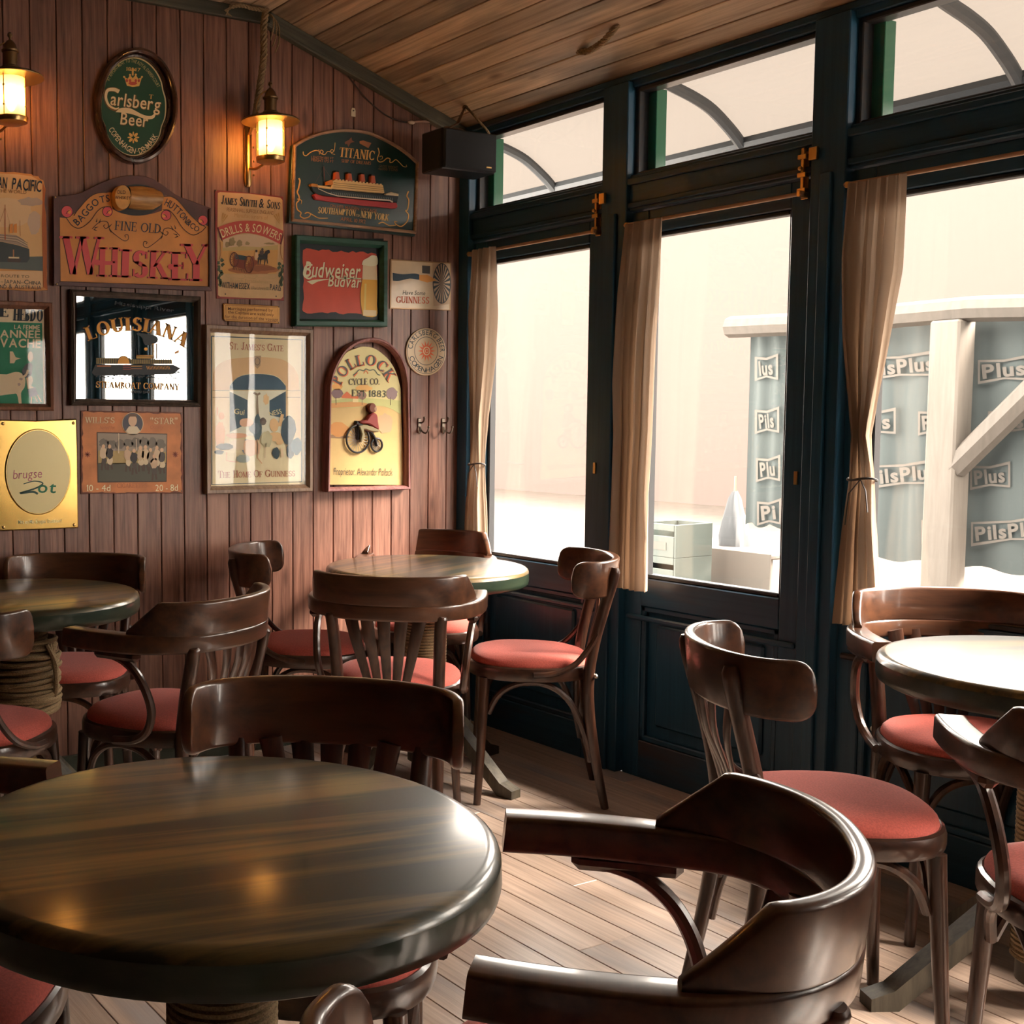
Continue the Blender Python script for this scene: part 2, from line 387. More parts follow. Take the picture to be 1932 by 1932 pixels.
# ------------------------------------------------------------------ window wall
XO = XW+.10
hi = [3.888, 3.052, 2.228]; lo = [3.168, 2.341, 1.512]
for k in range(3, 7): hi.append(2.228-.826*(k-2)); lo.append(hi[-1]-.715)
b = MB(); b.box((XW-.012, Y0, 1.962), (XO, YB, 2.085), M['navyh'], .004)
wall_right = tag(b.build('wall_right', smooth=False), kind='structure', label='dark navy timber window wall')
def wpart(name, a, c, mat=None, ch=.003, parent=wall_right):
    t = MB(); t.box(a, c, mat or M['navy'], ch); return t.build(name, parent, smooth=False)
wpart('head_rail', (XW-.006, Y0, 2.380), (XO, YB, 2.50), M['navyh'])
wpart('head_moulding', (XW-.018, Y0, 2.402), (XW-.002, YB, 2.424), M['navyh'])
wpart('beam_moulding', (XW-.026, Y0, 2.050), (XW-.010, YB, 2.072), M['navyh'])
wpart('beam_moulding', (XW-.022, Y0, 1.972), (XW-.010, YB, 1.990), M['navyh'])
wpart('corner_post', (XW-.035, hi[0], 0), (XW+.056, YB, 2.40))
edges = [(lo[k], hi[k+1]) for k in range(6)] + [(lo[6], Y0)]
for (a, c) in edges:
    wpart('post', (XW-.030, c, 0), (XW+.056, a, 2.40))
    wpart('post_bead', (XW-.042, (a+c)/2-.018, .0), (XW-.028, (a+c)/2+.018, 1.96))
brown = wood('transom_frame_wood', (.012, .022, .032), (.040, .028, .022), axis=1, rough=.35, fine=60, long=3, bump=.1)
for k in range(7):
    h_, l_ = hi[k], lo[k]
    W = empty('window_%d' % (k+1), (XW, (h_+l_)/2, 0), 0, ['tall navy window farthest from camera beside the boarded wall', 'middle tall navy window with straight curtain', 'tall navy window nearest camera with tied curtain'][k] if k < 3 else 'tall navy window outside the picture', kind='structure')
    W.location = (0, 0, 0)
    def wp(name, a, c, mat=None, ch=.003): return wpart(name, a, c, mat, ch, W)
    ga, gb = l_+.083, h_-.075
    wp('stile', (XW, l_+.003, -.014), (XW+.044, ga, 1.958)); wp('stile', (XW, gb, -.014), (XW+.044, h_-.003, 1.958))
    wp('top_rail', (XW, ga, 1.880), (XO-.02, gb, 1.958), M['navyh']); wp('sill_rail', (XW, ga, .605), (XO-.02, gb, .702), M['navyh'])
    wp('base_rail', (XW, ga, -.014), (XO-.02, gb, .130), M['navyh']); wp('panel', (XW+.022, ga, .13), (XO-.03, gb, .605))
    # raised field and mouldings of the lower panel
    wp('panel_field', (XW+.010, ga+.06, .19), (XW+.024, gb-.06, .545), None, .008)
    t = MB()
    for (a, c) in (((XW+.004, ga, .585), (XW+.024, gb, .605)), ((XW+.004, ga, .13), (XW+.024, gb, .15)), ((XW+.004, ga, .13), (XW+.024, ga+.02, .605)), ((XW+.004, gb-.02, .13), (XW+.024, gb, .605))):
        t.box(a, c, M['navyh'], .004)
    t.build('panel_moulding', W, smooth=False)
    wp('sill_bead', (XW-.014, l_+.02, .555), (XW+.002, h_-.02, .573), M['navyh'], .005)
    t = MB(); e = .014
    for (a, c) in (((XW+.012, ga, .702), (XW+.044, ga+e, 1.88)), ((XW+.012, gb-e, .702), (XW+.044, gb, 1.88)), ((XW+.012, ga+e, .702), (XW+.05, gb-e, .702+e)), ((XW+.012, ga+e, 1.88-e), (XW+.05, gb-e, 1.88))):
        t.box(a, c, M['black'], .003)
    t.build('glazing_bead', W, smooth=False)
    wp('glass_pane', (XW+.038, ga+.004, .706), (XW+.042, gb-.004, 1.876), M['glass'], 0)
    # transom light
    t = MB(); e = .016
    for (a, c) in (((XW+.006, l_, 2.085), (XW+.06, l_+e, 2.38)), ((XW+.006, h_-e, 2.085), (XW+.06, h_, 2.38)), ((XW+.006, l_+e, 2.085), (XW+.06, h_-e, 2.085+e*.6)), ((XW+.006, l_+e, 2.38-e), (XW+.06, h_-e, 2.38))):
        t.box(a, c, brown, .003)
    t.build('transom_frame', W, smooth=False)
    wp('transom_pane', (XW+.038, l_+.006, 2.088), (XW+.042, h_-.006, 2.376), M['glass'], 0)
    wp('green_outer_stop', (XW+.05, h_-.052, 2.085), (XO, h_-.016, 2.372), plain('green_gloss', (.005, .09, .042), .3), .002)
    if k < 3:
        wp('escutcheon', (XW-.006, l_+.030, 1.055), (XW, l_+.042, 1.095), M['brass'], .001)

# curtain rods, bolts
for k in range(3):
    a, c = lo[k]+.012, hi[k]-.010
    t = MB(); t.tube([(XW-.045, a, 1.910), (XW-.045, c, 1.912)], .0065, plain('rod_wood', (.45, .27, .16), .4), 10)
    o = t.build('curtain_rod', empty('curtain_rod_set', (XW-.045, (a+c)/2, 1.91), 0, ['thin wooden curtain rod on the farthest window', 'thin wooden curtain rod on the middle window', 'thin wooden curtain rod on the window nearest camera'][k], 'curtain rod', 'curtain rods'))
    root = o.parent; root.name = 'curtain_rod'; o.name = 'rod'; o.location = (-root.location.x, -root.location.y, -root.location.z)
    for yy in (a+.01, c-.01):
        t = MB(); t.box((XW-.052, yy-.006, 1.902), (XW+.001, yy+.006, 1.920), M['brass'], .002); e_ = t.build('rod_bracket', root); e_.location = o.location
    if k < 2:
        B = empty('surface_bolt', (XW-.03, lo[k]-.0, 1.97), 0, ['brass sliding bolt beside the farthest window', 'brass sliding bolt beside the middle window'][k], 'bolt', 'brass bolts on the window posts')
        yy = lo[k]+.028
        def bp(name, a, c, rnd=False):
            t = MB(); t.box(a, c, M['brass'], .0015); e_ = t.build(name, B, smooth=False); e_.location = (-B.location.x, -B.location.y, -B.location.z)
        bp('back_plate', (XW-.017, yy-.012, 1.898), (XW-.012, yy+.012, 2.036)); bp('bolt_bar', (XW-.030, yy-.005, 1.905), (XW-.018, yy+.005, 2.045))
        for zz in (1.915, 1.960, 2.012): bp('bolt_guide', (XW-.034, yy-.014, zz), (XW-.014, yy+.014, zz+.014))
        bp('keeper', (XW-.052, yy-.062, 2.000), (XW-.040, yy-.036, 2.036)); t = MB(); t.ball((XW-.038, yy, 1.985), .007, M['brass'])
        e_ = t.build('knob', B); e_.location = (-B.location.x, -B.location.y, -B.location.z)

# curtains
def curtain(label, zf, left, right, folds, tie=None, seed=0):
    xc = XW-.052; rg = random.Random(seed)
    A = [on(*zf(*p), 0, xc) for p in left]; B = [on(*zf(*p), 0, xc) for p in right]
    la = sorted((p.z, p.y) for p in A); lb = sorted((p.z, p.y) for p in B)
    zt, zb = max(la[-1][0], lb[-1][0]), .668
    nz, ny = 60, 72; v = []; f = []
    ph = [rg.uniform(0, 6.28) for _ in range(4)]
    for i in range(nz+1):
        z = zt+(zb-zt)*i/nz
        ya, yb_ = lerp_list(la, z), lerp_list(lb, z)
        wd = abs(ya-yb_); amp = .008+.009*min(1, (zt-z)/.25)
        if tie and abs(z-tie) < .16: amp *= .45+.55*abs(z-tie)/.16
        for j in range(ny+1):
            s_ = j/ny
            a = 2*math.pi*folds*s_+ph[0]+.5*math.sin(3*z+ph[1])
            fx = amp*(math.sin(a)+.35*math.sin(2.3*a+ph[2]+z*2))
            v.append((xc-.012+fx, ya+(yb_-ya)*s_+amp*.25*math.cos(a*1.7+ph[3]), z))
    for i in range(nz):
        for j in range(ny): f.append((i*(ny+1)+j, i*(ny+1)+j+1, (i+1)*(ny+1)+j+1, (i+1)*(ny+1)+j))
    root = empty('curtain', (xc, (la[0][1]+lb[0][1])/2, zb), 0, label, 'curtain', 'linen curtains at the tall windows')
    t = MB(); t.add(v, f, M['curtain']); o = t.build('curtain_cloth', root); o.location = -root.location
    if tie:
        ya, yb_ = lerp_list(la, tie), lerp_list(lb, tie); t = MB(); cy = (ya+yb_)/2; r_ = abs(ya-yb_)/2+.006
        t.tube([(xc-.012+.020*math.sin(a), cy+r_*math.cos(a), tie+.004*math.sin(2*a)) for a in [i*.3307 for i in range(20)]], .0035, plain('tie_cord', (.10, .10, .10), .8), 6)
        t.tube([(xc-.035, cy-.01, tie), (xc-.04, cy-.03, tie-.03), (xc-.037, cy-.036, tie-.09)], .002, MATS['tie_cord'], 5)
        t.tube([(xc-.035, cy-.01, tie), (xc-.04, cy+.02, tie-.04), (xc-.037, cy+.03, tie-.13)], .002, MATS['tie_cord'], 5)
        o = t.build('tie_back', root); o.location = -root.location
    return root
zf3 = lambda a, b_: (850+a*.41398, 350+b_*.41398); zf5 = lambda a, b_: (1550+a*.5176, 250+b_*.5176)
curtain('beige linen curtain tied with cord at the farthest window', zf3, [(105, 297), (90, 600), (95, 800), (110, 1060), (110, 1095), (105, 1200), (90, 1400), (70, 1730)],
        [(207, 285), (205, 600), (195, 800), (166, 1060), (164, 1095), (160, 1200), (160, 1400), (172, 1730)], 4.2, 1.072, 1)
curtain('wide beige linen curtain hanging straight at the middle window', zf3, [(815, 178), (790, 500), (772, 900), (777, 1130), (768, 1400), (746, 1815)],
        [(985, 152), (975, 400), (952, 700), (935, 1130), (918, 1400), (914, 1828)], 5.3, None, 5)
curtain('beige linen curtain gathered by dark cord at the nearest window', zf5, [(108, 188), (90, 450), (95, 750), (120, 1000), (128, 1100), (115, 1250), (95, 1450), (60, 1772)],
        [(318, 152), (300, 500), (247, 800), (207, 1000), (186, 1100), (202, 1250), (208, 1400), (222, 1600), (232, 1795)], 5.6, 1.085, 9)

# ================================================================== outside the windows
pav = plain('pale_paving', (.066, .052, .042), .8, var=.15, bscale=6)
b = MB(); b.box((XO+.02, -14, -.25), (16, 26, -.12), pav); tag(b.build('pavement', smooth=False), kind='structure', label='pale sunlit paving outside the windows')
b = MB(); b.box((15.0, -14, -.12), (15.4, 26, 4.2), plain('pale_render', (.114, .082, .073), .9)); tag(b.build('wall_street', smooth=False), kind='structure', label='pale rendered building across the street')
# rounded awning over the windows
awn = empty('awning', (XO, 1.5, 2.3), 0, 'rounded pale translucent awning on dark ribs above the windows', 'awning')
prof = catmull([(XO+.03, 2.60), (3.50, 2.575), (3.69, 2.53), (3.80, 2.505), (3.90, 2.472), (4.00, 2.415), (4.06, 2.372), (4.10, 2.335)], 4)
v = []; f = []
for yy in (-2.6, 5.6): v += [(p.x, yy, p.y) for p in [Vector((q_[0], q_[1], 0)) for q_ in prof]]
k_ = len(prof)
for i in range(k_-1): f.append((i, i+1, k_+i+1, k_+i))
t = MB(); t.add(v, f, cloth('awning_sheet', (.047, .043, .0395), .62, 0, .0)); o = t.build('awning_sheet', awn); o.location = -awn.location
gm = plain('awning_steel', (.030, .034, .037), .5)
for yy in [4.385-1.058*i for i in range(7)]:
    t = MB(); t.tube([(p.x, yy, p.y-.022) for p in [Vector((q_[0], q_[1], 0)) for q_ in prof]], .022, gm, 8); o = t.build('rib', awn); o.location = -awn.location
t = MB(); t.tube([(4.10, -2.6, 2.335), (4.10, 5.6, 2.335)], .034, gm, 8); o = t.build('front_bar', awn); o.location = -awn.location
# timber pergola with beer banners
tim = wood('pergola_timber', (.085, .073, .061), (.11, .095, .081), axis=2, rough=.7, fine=30, long=3, bump=.2)
pg = empty('pergola', (5.9, 3.55, -.12), 0, 'pale timber pergola post with slanting brace outside nearest window', 'pergola')
t = MB(); t.box((5.84, 3.47, -.12), (5.98, 3.62, 1.72), tim, .01); o = t.build('post', pg); o.location = -pg.location
t = MB(); t.tube([(5.90, 3.50, 1.00), (5.90, 2.80, 1.74)], .062, tim, 8, caps=True); o = t.build('brace', pg); o.location = -pg.location
t = MB(); t.tube([(5.9+.01*math.sin(i), 1.0+.35*i, 1.76+.012*math.sin(i*1.9)) for i in range(12)], .062, tim, 8); o = t.build('beam', pg); o.location = -pg.location

# ================================================================== lettering
_tri = {}
def sans_glyph(ch, bold=0.):
    key = (ch, bold)
    if key in _tri: return _tri[key]
    cu_ = bpy.data.curves.new('g', 'FONT'); cu_.body = ch; cu_.size = 1; cu_.offset = bold; cu_.resolution_u = 3
    o = bpy.data.objects.new('g', cu_); col.objects.link(o)
    dg = bpy.context.evaluated_depsgraph_get(); me = o.evaluated_get(dg).to_mesh()
    v = [(p.co.x, p.co.y) for p in me.vertices]; f = [tuple(p.vertices) for p in me.polygons]
    o.evaluated_get(dg).to_mesh_clear(); bpy.data.objects.remove(o); bpy.data.curves.remove(cu_)
    _tri[key] = (v, f); return _tri[key]
_cap = None
def glyph_sans(ch, wt):
    global _cap
    if _cap is None:
        v, f = sans_glyph('H', 0.); _cap = max(p[1] for p in v)
    if ch == ' ': return [], [], .38
    v, f = sans_glyph(ch, .018*(wt-1) if wt != 1 else 0.)
    if not v: return [], [], .38
    x0 = min(p[0] for p in v); x1 = max(p[0] for p in v)
    return [((p[0]-x0)/_cap, p[1]/_cap) for p in v], f, (x1-x0)/_cap+.13
def glyph_serif(ch, wt):
    T, t = .155*wt, .082*(.6+.4*wt); sh = .055*(.6+.4*wt)
    P = []
    def st(x0, y0, x1, y1, w_): P.append([(x0-w_/2, y0), (x0+w_/2, y0), (x1+w_/2, y1), (x1-w_/2, y1)])
    def hb(x0, x1, y): P.append([(x0, y-sh/2), (x1, y-sh/2), (x1, y+sh/2), (x0, y+sh/2)])
    def sf(x, y, w_=None):
        w_ = w_ or T+.17; d = sh if y < .5 else -sh
        P.append([(x-w_/2, y), (x+w_/2, y), (x+w_/2, y+d), (x-w_/2, y+d)])
    def arc(cx, cy, rx, ry, a0, a1):
        n_ = max(6, int(abs(a1-a0)/15)); q = []
        for i in range(n_+1):
            a = R(a0+(a1-a0)*i/n_); k_ = t+(T-t)*abs(math.cos(a))
            q.append(((cx+rx*math.cos(a), cy+ry*math.sin(a)), (cx+(rx-k_)*math.cos(a), cy+(ry-(t*.6+k_*.4))*math.sin(a))))
        for a_, b_ in zip(q, q[1:]): P.append([a_[0], b_[0], b_[1], a_[1]])
    def stem(x, a=0., b_=1., s0=True, s1=True):
        st(x, a, x, b_, T)
        if s0: sf(x, a)
        if s1: sf(x, b_)
    top = 1-sh/2; bot = sh/2; w_ = None
    if ch == 'A': st(.08, 0, .36, 1, t); st(.36, 1, .66, 0, T); hb(.16, .58, .32); sf(.08, 0, .24); sf(.67, 0); w_ = .80
    elif ch == 'B': stem(.15); arc(.22, .755, .30, .245, -90, 90); arc(.22, .265, .36, .265, -90, 90); hb(.1, .26, top); hb(.1, .26, .52); hb(.1, .26, bot); w_ = .66
    elif ch == 'C': arc(.42, .5, .40, .5, 48, 312); st(.70, .66, .70, .96, .06); st(.70, .06, .70, .28, .05); w_ = .78
    elif ch == 'D': stem(.15); arc(.22, .5, .50, .5, -90, 90); hb(.1, .26, top); hb(.1, .26, bot); w_ = .80
    elif ch == 'E': stem(.15); hb(.1, .56, top); hb(.1, .44, .52); hb(.1, .60, bot); st(.54, .78, .54, 1, .06); st(.58, 0, .58, .25, .06); st(.43, .40, .43, .64, .05); w_ = .68
    elif ch == 'F': stem(.15); hb(.1, .58, top); hb(.1, .44, .5); st(.56, .76, .56, 1, .06); st(.43, .38, .43, .62, .05); w_ = .64
    elif ch == 'G': arc(.42, .5, .40, .5, 48, 325); st(.70, .66, .70, .96, .06); st(.68, .06, .68, .42, T*.95); sf(.68, .40, .30); w_ = .84
    elif ch == 'H': stem(.15); stem(.63); hb(.15, .63, .5); w_ = .80
    elif ch == 'I': stem(.17); w_ = .38
    elif ch == 'J': stem(.32, .2, 1, False); arc(.20, .22, .20, .24, 180, 360); w_ = .50
    elif ch == 'K': stem(.15); st(.20, .42, .60, 1, t*1.3); st(.32, .55, .66, 0, T); sf(.60, 1, .28); sf(.67, 0); w_ = .80
    elif ch == 'L': stem(.15); hb(.1, .58, bot); st(.56, 0, .56, .30, .06); w_ = .64
    elif ch == 'M': st(.14, 0, .14, 1, t); st(.15, 1, .46, .02, T); st(.46, .02, .78, 1, t); st(.80, 0, .80, 1, T); sf(.14, 0, .25); sf(.80, 0); sf(.12, 1, .25); sf(.82, 1, .28); w_ = .96
    elif ch == 'N': st(.14, 0, .14, 1, t); st(.15, 1, .64, 0, T); st(.66, 0, .66, 1, t); sf(.14, 0, .25); sf(.66, 1, .25); sf(.10, 1, .22); w_ = .80
    elif ch == 'O': arc(.43, .5, .41, .5, 0, 360); w_ = .86
    elif ch == 'P': stem(.15); arc(.22, .735, .33, .265, -90, 90); hb(.1, .26, top); hb(.1, .26, .49); w_ = .64
    elif ch == 'R': stem(.15); arc(.22, .745, .31, .255, -90, 90); hb(.1, .26, top); hb(.1, .30, .51); st(.32, .5, .62, 0, T); sf(.65, 0, .22); w_ = .74
    elif ch == 'S': arc(.33, .735, .27, .265, 35, 250); arc(.33, .265, .29, .265, -145, 75); st(.20, .60, .46, .42, T*1.15); st(.55, .70, .55, .95, .06); st(.09, .06, .09, .32, .06); w_ = .66
    elif ch == 'T': stem(.36, 0, 1, True, False); hb(.02, .70, top); st(.04, .74, .04, 1, .06); st(.68, .74, .68, 1, .06); w_ = .74
    elif ch == 'U': stem(.16, .3, 1, False); arc(.40, .31, .315, .31, 180, 360); st(.66, .3, .66, 1, t*1.2); sf(.66, 1, .25); w_ = .82
    elif ch == 'V': st(.08, 1, .36, 0, T); st(.36, 0, .64, 1, t); sf(.08, 1); sf(.64, 1, .25); w_ = .74
    elif ch == 'W': st(.08, 1, .30, 0, T); st(.30, 0, .50, 1, t); st(.50, 1, .72, 0, T); st(.72, 0, .92, 1, t); sf(.08, 1); sf(.50, 1); sf(.92, 1, .25); w_ = 1.02
    elif ch == 'Y': st(.08, 1, .37, .45, T); st(.37, .45, .66, 1, t); stem(.37, 0, .47, True, False); sf(.08, 1); sf(.66, 1, .25); w_ = .76
    elif ch == '1': stem(.20, 0, 1, True, False); st(.06, .78, .20, 1, T*.6); w_ = .42
    if w_ is None: return glyph_sans(ch, 1+(wt-1)*.8)
    v = []; f = []
    for p in P: f.append(tuple(range(len(v), len(v)+len(p)))); v += p
    return v, f, w_
def qbez(p0, pm, p1, n_=24):                         # curve through three points
    c = (2*pm[0]-.5*(p0[0]+p1[0]), 2*pm[1]-.5*(p0[1]+p1[1])); o = []
    for i in range(n_+1):
        t = i/n_; o.append(((1-t)**2*p0[0]+2*t*(1-t)*c[0]+t*t*p1[0], (1-t)**2*p0[1]+2*t*(1-t)*c[1]+t*t*p1[1]))
    return o
def walk(path, s):
    for a, b_ in zip(path, path[1:]):
        l_ = math.hypot(b_[0]-a[0], b_[1]-a[1])
        if s <= l_ or b_ is path[-1]:
            t = s/l_ if l_ else 0
            return (a[0]+(b_[0]-a[0])*t, a[1]+(b_[1]-a[1])*t), ((b_[0]-a[0])/l_, (b_[1]-a[1])/l_)
        s -= l_
def layout(text, path, h, font='sans', wt=1., shear=0., small=None, upright=False):
    """polygons of a line of lettering in picture coordinates (y down); h a height or (first, last); small = size of letters after a capital"""
    G = glyph_serif if font == 'serif' else glyph_sans
    items = []; tot = 0; newword = True
    for ch in text:
        k_ = 1.
        if small and not newword and ch not in ' .&': k_ = small
        newword = ch in ' -–'
        v, f, a = G(ch, wt); items.append((v, f, a, k_)); tot += a*k_
    tot -= .1
    Lp = sum(math.hypot(b_[0]-a[0], b_[1]-a[1]) for a, b_ in zip(path, path[1:]))
    sx = Lp/tot; pos = 0; V = []; Fc = []
    for v, f, a, k_ in items:
        (mx, my), (tx, ty) = walk(path, min(Lp*.9999, (pos+a*k_/2-.05)*sx))
        if upright: tx, ty = 1., 0.
        t_ = pos/tot; hh = (h if not hasattr(h, '__len__') else h[0]+(h[1]-h[0])*t_)*k_
        nx, ny = ty, -tx
        o = len(V)
        for (gx, gy) in v:
            lx = (gx+shear*gy-a/2+.05)*k_*sx; ly = gy*hh
            V.append((mx+tx*lx+nx*ly, my+ty*lx+ny*ly))
        for q in f: Fc.append(tuple(i+o for i in q))
        pos += a*k_
    return V, Fc
def ell(cx, cy, rx, ry, n_=40, rot=0):
    c, s = math.cos(rot), math.sin(rot)
    return [(cx+rx*math.cos(2*math.pi*i/n_)*c-ry*math.sin(2*math.pi*i/n_)*s, cy+rx*math.cos(2*math.pi*i/n_)*s+ry*math.sin(2*math.pi*i/n_)*c) for i in range(n_)]
def spline2(pts, per=6):
    return [(p.x, p.y) for p in catmull([(a[0], a[1], 0) for a in pts], per)]
def blob(cx, cy, rx, ry, seed=0, n_=16, rough=.25):
    g = random.Random(seed)
    return [(cx+rx*(1+g.uniform(-rough, rough))*math.cos(2*math.pi*i/n_), cy+ry*(1+g.uniform(-rough, rough))*math.sin(2*math.pi*i/n_)) for i in range(n_)]

class Sign:
    """a thing on the back wall; shapes are given in picture coordinates of a close-up and laid on the wall plane at depth d in front of it"""
    def __init__(s, name, label, cat, zf, centre, group=None):
        s.zf = zf; c = on(*zf(*centre), 1, YB)
        s.root = empty(name, (c.x, YB, c.z), 0, label, cat, group); s.c = s.root.location.copy()
        s.parts = {}
    def P(s, p, d):
        q = on(*s.zf(*p), 1, YB-d); return (q.x-s.c.x, -d, q.z-s.c.z)
    def mb(s, part):
        if part in ('lettering', 'ornament', 'funnel', 'funnel_top', 'ship_deck', 'side_moulding', 'mast', 'rigging', 'ring'):
            s.k = getattr(s, 'k', 0)+1; return s.parts.setdefault((part, s.k), MB())   # every piece a part of its own
        return s.parts.setdefault((part, 0), MB())
    def poly(s, part, pts, mat, d):
        if isinstance(mat, str): mat = ink(mat)
        v = [s.P(p, d) for p in pts]
        a = sum(v[i][0]*v[(i+1) % len(v)][2]-v[(i+1) % len(v)][0]*v[i][2] for i in range(len(v)))
        s.mb(part).add(v, [tuple(range(len(v))) if a > 0 else tuple(range(len(v)-1, -1, -1))], mat)
    def rect(s, part, a, b_, mat, d): s.poly(part, [a, (b_[0], a[1]), b_, (a[0], b_[1])], mat, d)
    def slab(s, part, pts, mat, d0, d1, ch=.0015):
        if isinstance(mat, str): mat = ink(mat)
        base = [s.P(p, d1) for p in pts]
        a = sum(base[i][0]*base[(i+1) % len(base)][2]-base[(i+1) % len(base)][0]*base[i][2] for i in range(len(base)))
        if a < 0: base.reverse()
        ins = inset(base, ch)
        m = s.mb(part)
        m.loft([[(p[0], -d0, p[2]) for p in base], [(p[0], -(d1-ch), p[2]) for p in base], [(p[0], -d1, p[2]) for p in ins]], mat, True, False)
        n_ = len(base); m.add([(p[0], -d1, p[2]) for p in ins], [tuple(range(n_))], mat); m.add([(p[0], -d0, p[2]) for p in base], [tuple(range(n_-1, -1, -1))], mat)
    def frame(s, part, pts, prof, mat):
        """moulded frame: prof = [(inset, height)...] from the outer back edge to the inner back edge, in metres"""
        if isinstance(mat, str): mat = ink(mat)
        base = [s.P(p, .02) for p in pts]
        a = sum(base[i][0]*base[(i+1) % len(base)][2]-base[(i+1) % len(base)][0]*base[i][2] for i in range(len(base)))
        if a < 0: base.reverse()
        rings = [[(q[0], -h, q[2]) for q in inset(base, w_)] for (w_, h) in prof]
        s.mb(part).loft(rings, mat, True, False)
    def line(s, part, pts, w_, mat, d, closed=False):
        if isinstance(mat, str): mat = ink(mat)
        if closed: pts = list(pts)+[pts[0]]
        v = []; f = []; n_ = len(pts)
        for i, p in enumerate(pts):
            a = pts[max(i-1, 0)]; b_ = pts[min(i+1, n_-1)]; l_ = math.hypot(b_[0]-a[0], b_[1]-a[1]) or 1
            ww = w_ if not hasattr(w_, '__len__') else w_[0]+(w_[1]-w_[0])*i/(n_-1)
            nx, ny = -(b_[1]-a[1])/l_*ww/2, (b_[0]-a[0])/l_*ww/2
            v += [s.P((p[0]+nx, p[1]+ny), d), s.P((p[0]-nx, p[1]-ny), d)]
        for i in range(n_-1): f.append((2*i, 2*i+1, 2*i+3, 2*i+2))
        s.mb(part).add(v, f, mat)
    def text(s, text, path, h, mat, d, part='lettering', **kw):
        if isinstance(mat, str): mat = ink(mat)
        V, Fc = layout(text, path, h, **kw)
        s.mb(part).add([s.P(p, d) for p in V], Fc, mat)
    def done(s):
        for (n_, i_), m in s.parts.items(): m.build(n_, s.root, smooth=True, angle=30)
        return s.root
def inset(base, w_):
    n_ = len(base); o = []
    for i in range(n_):
        a, b_, c = base[i-1], base[i], base[(i+1) % n_]
        d1 = (b_[0]-a[0], b_[2]-a[2]); d2 = (c[0]-b_[0], c[2]-b_[2])
        l1 = math.hypot(*d1) or 1e-9; l2 = math.hypot(*d2) or 1e-9
        n1 = (-d1[1]/l1, d1[0]/l1); n2 = (-d2[1]/l2, d2[0]/l2)
        k_ = 1+n1[0]*n2[0]+n1[1]*n2[1]; k_ = max(k_, .5)
        o.append((b_[0]+(n1[0]+n2[0])/k_*w_, b_[1], b_[2]+(n1[1]+n2[1])/k_*w_))
    return o
def zoomf(x, y, s): return lambda a, b_: (x+a*s, y+b_*s)
zA = zoomf(0, 0, .2588); zB = zoomf(400, 0, .28468); zC = zoomf(0, 500, .26914); zD = zoomf(370, 420, .27433)
z1 = zoomf(0, 300, .13458); z2 = zoomf(100, 330, .16046); z3 = zoomf(120, 530, .13975); z4 = zoomf(0, 560, .12422)
z5 = zoomf(380, 600, .176); z6 = zoomf(600, 620, .16561); z7 = zoomf(540, 230, .13975); z8 = zoomf(400, 350, .1398)
def pins(S, pts, d, r=.0035, mat=None):
    for p in pts:
        q = S.P(p, d); t = MB(); t.ball(q, r, mat or M['metal'], 8, (1, .6, 1)); t.build('nail_head', S.root)

# ---- steamship poster (runs out of the picture on the left)
S = Sign('tin_sign', 'tattered steamship sign with ocean liner at left edge', 'sign', z1, (150, 1000), 'tin and painted signs on the boarded wall')
edge = [(-900, 150)] + [(-900+75*i, 165+10*math.sin(i*2.3)) for i in range(12)] + [(60, 185), (200, 180), (330, 200), (440, 210), (470, 235), (540, 240), (560, 275), (610, 300), (640, 420), (620, 600), (650, 800), (645, 1000), (660, 1200), (650, 1400), (665, 1600), (655, 1750), (670, 1840), (400, 1850), (200, 1835), (-100, 1830), (-900, 1800)]
S.slab('sheet', edge, '#c98a4e', .001, .004)
S.poly('printed_picture', [(-890, 180), (40, 205), (250, 215), (440, 240), (530, 290), (590, 320), (600, 600), (585, 900), (590, 1300), (600, 1560), (-890, 1500)], '#dcae78', .0046)
S.poly('printed_picture', blob(100, 760, 380, 200, 3, 20, .12), '#d7b58a', .0050); S.poly('printed_picture', blob(420, 600, 170, 60, 5, 18, .2), '#b9a08c', .0052); S.poly('printed_picture', blob(480, 900, 100, 160, 8, 18, .2), '#c7ab92', .0051)
S.poly('printed_picture', [(-890, 1330), (410, 1370), (600, 1365), (600, 1570), (-890, 1490)], '#57605c', .0054)
S.poly('printed_picture', [(-890, 1120), (20, 1160), (250, 1210), (410, 1260), (415, 1400), (380, 1450), (-890, 1420)], '#3d4546', .0058)
S.poly('printed_picture', [(-890, 1030), (0, 1050), (230, 1070), (330, 1130), (405, 1250), (250, 1205), (20, 1155), (-890, 1110)], '#a8907c', .0060)
for i in range(5): S.line('printed_picture', [(-880, 1046+16*i), (0, 1066+16*i), (240, 1090+18*i), (390, 1180+14*i)], 6, '#e0c49c' if i % 2 else '#7a685c', .0063)
for (a, b_) in ((135, 1040), (192, 1036)): S.poly('printed_picture', [(a, 920), (a+44, 905), (a+46, b_), (a, b_)], '#d98a3e', .0064)
S.line('printed_picture', [(72, 640), (72, 1130)], (8, 16), '#a4532f', .0066); S.line('printed_picture', [(280, 860), (284, 1080)], 5, '#a4532f', .0066); S.line('printed_picture', [(72, 680), (-60, 1040)], 4, '#a4532f', .0066); S.line('printed_picture', [(72, 680), (180, 1040)], 4, '#b98a60', .0066)
S.poly('printed_picture', [(95, 1390), (300, 1400), (280, 1450), (110, 1440)], '#4a3f3a', .0066); S.line('printed_picture', [(120, 1380), (270, 1385)], 22, '#e3c7a2', .0068); S.line('printed_picture', [(190, 1270), (190, 1370)], 18, '#b07c55', .0068)
S.rect('printed_picture', (-890, 1570), (600, 1800), '#d9b083', .0052)
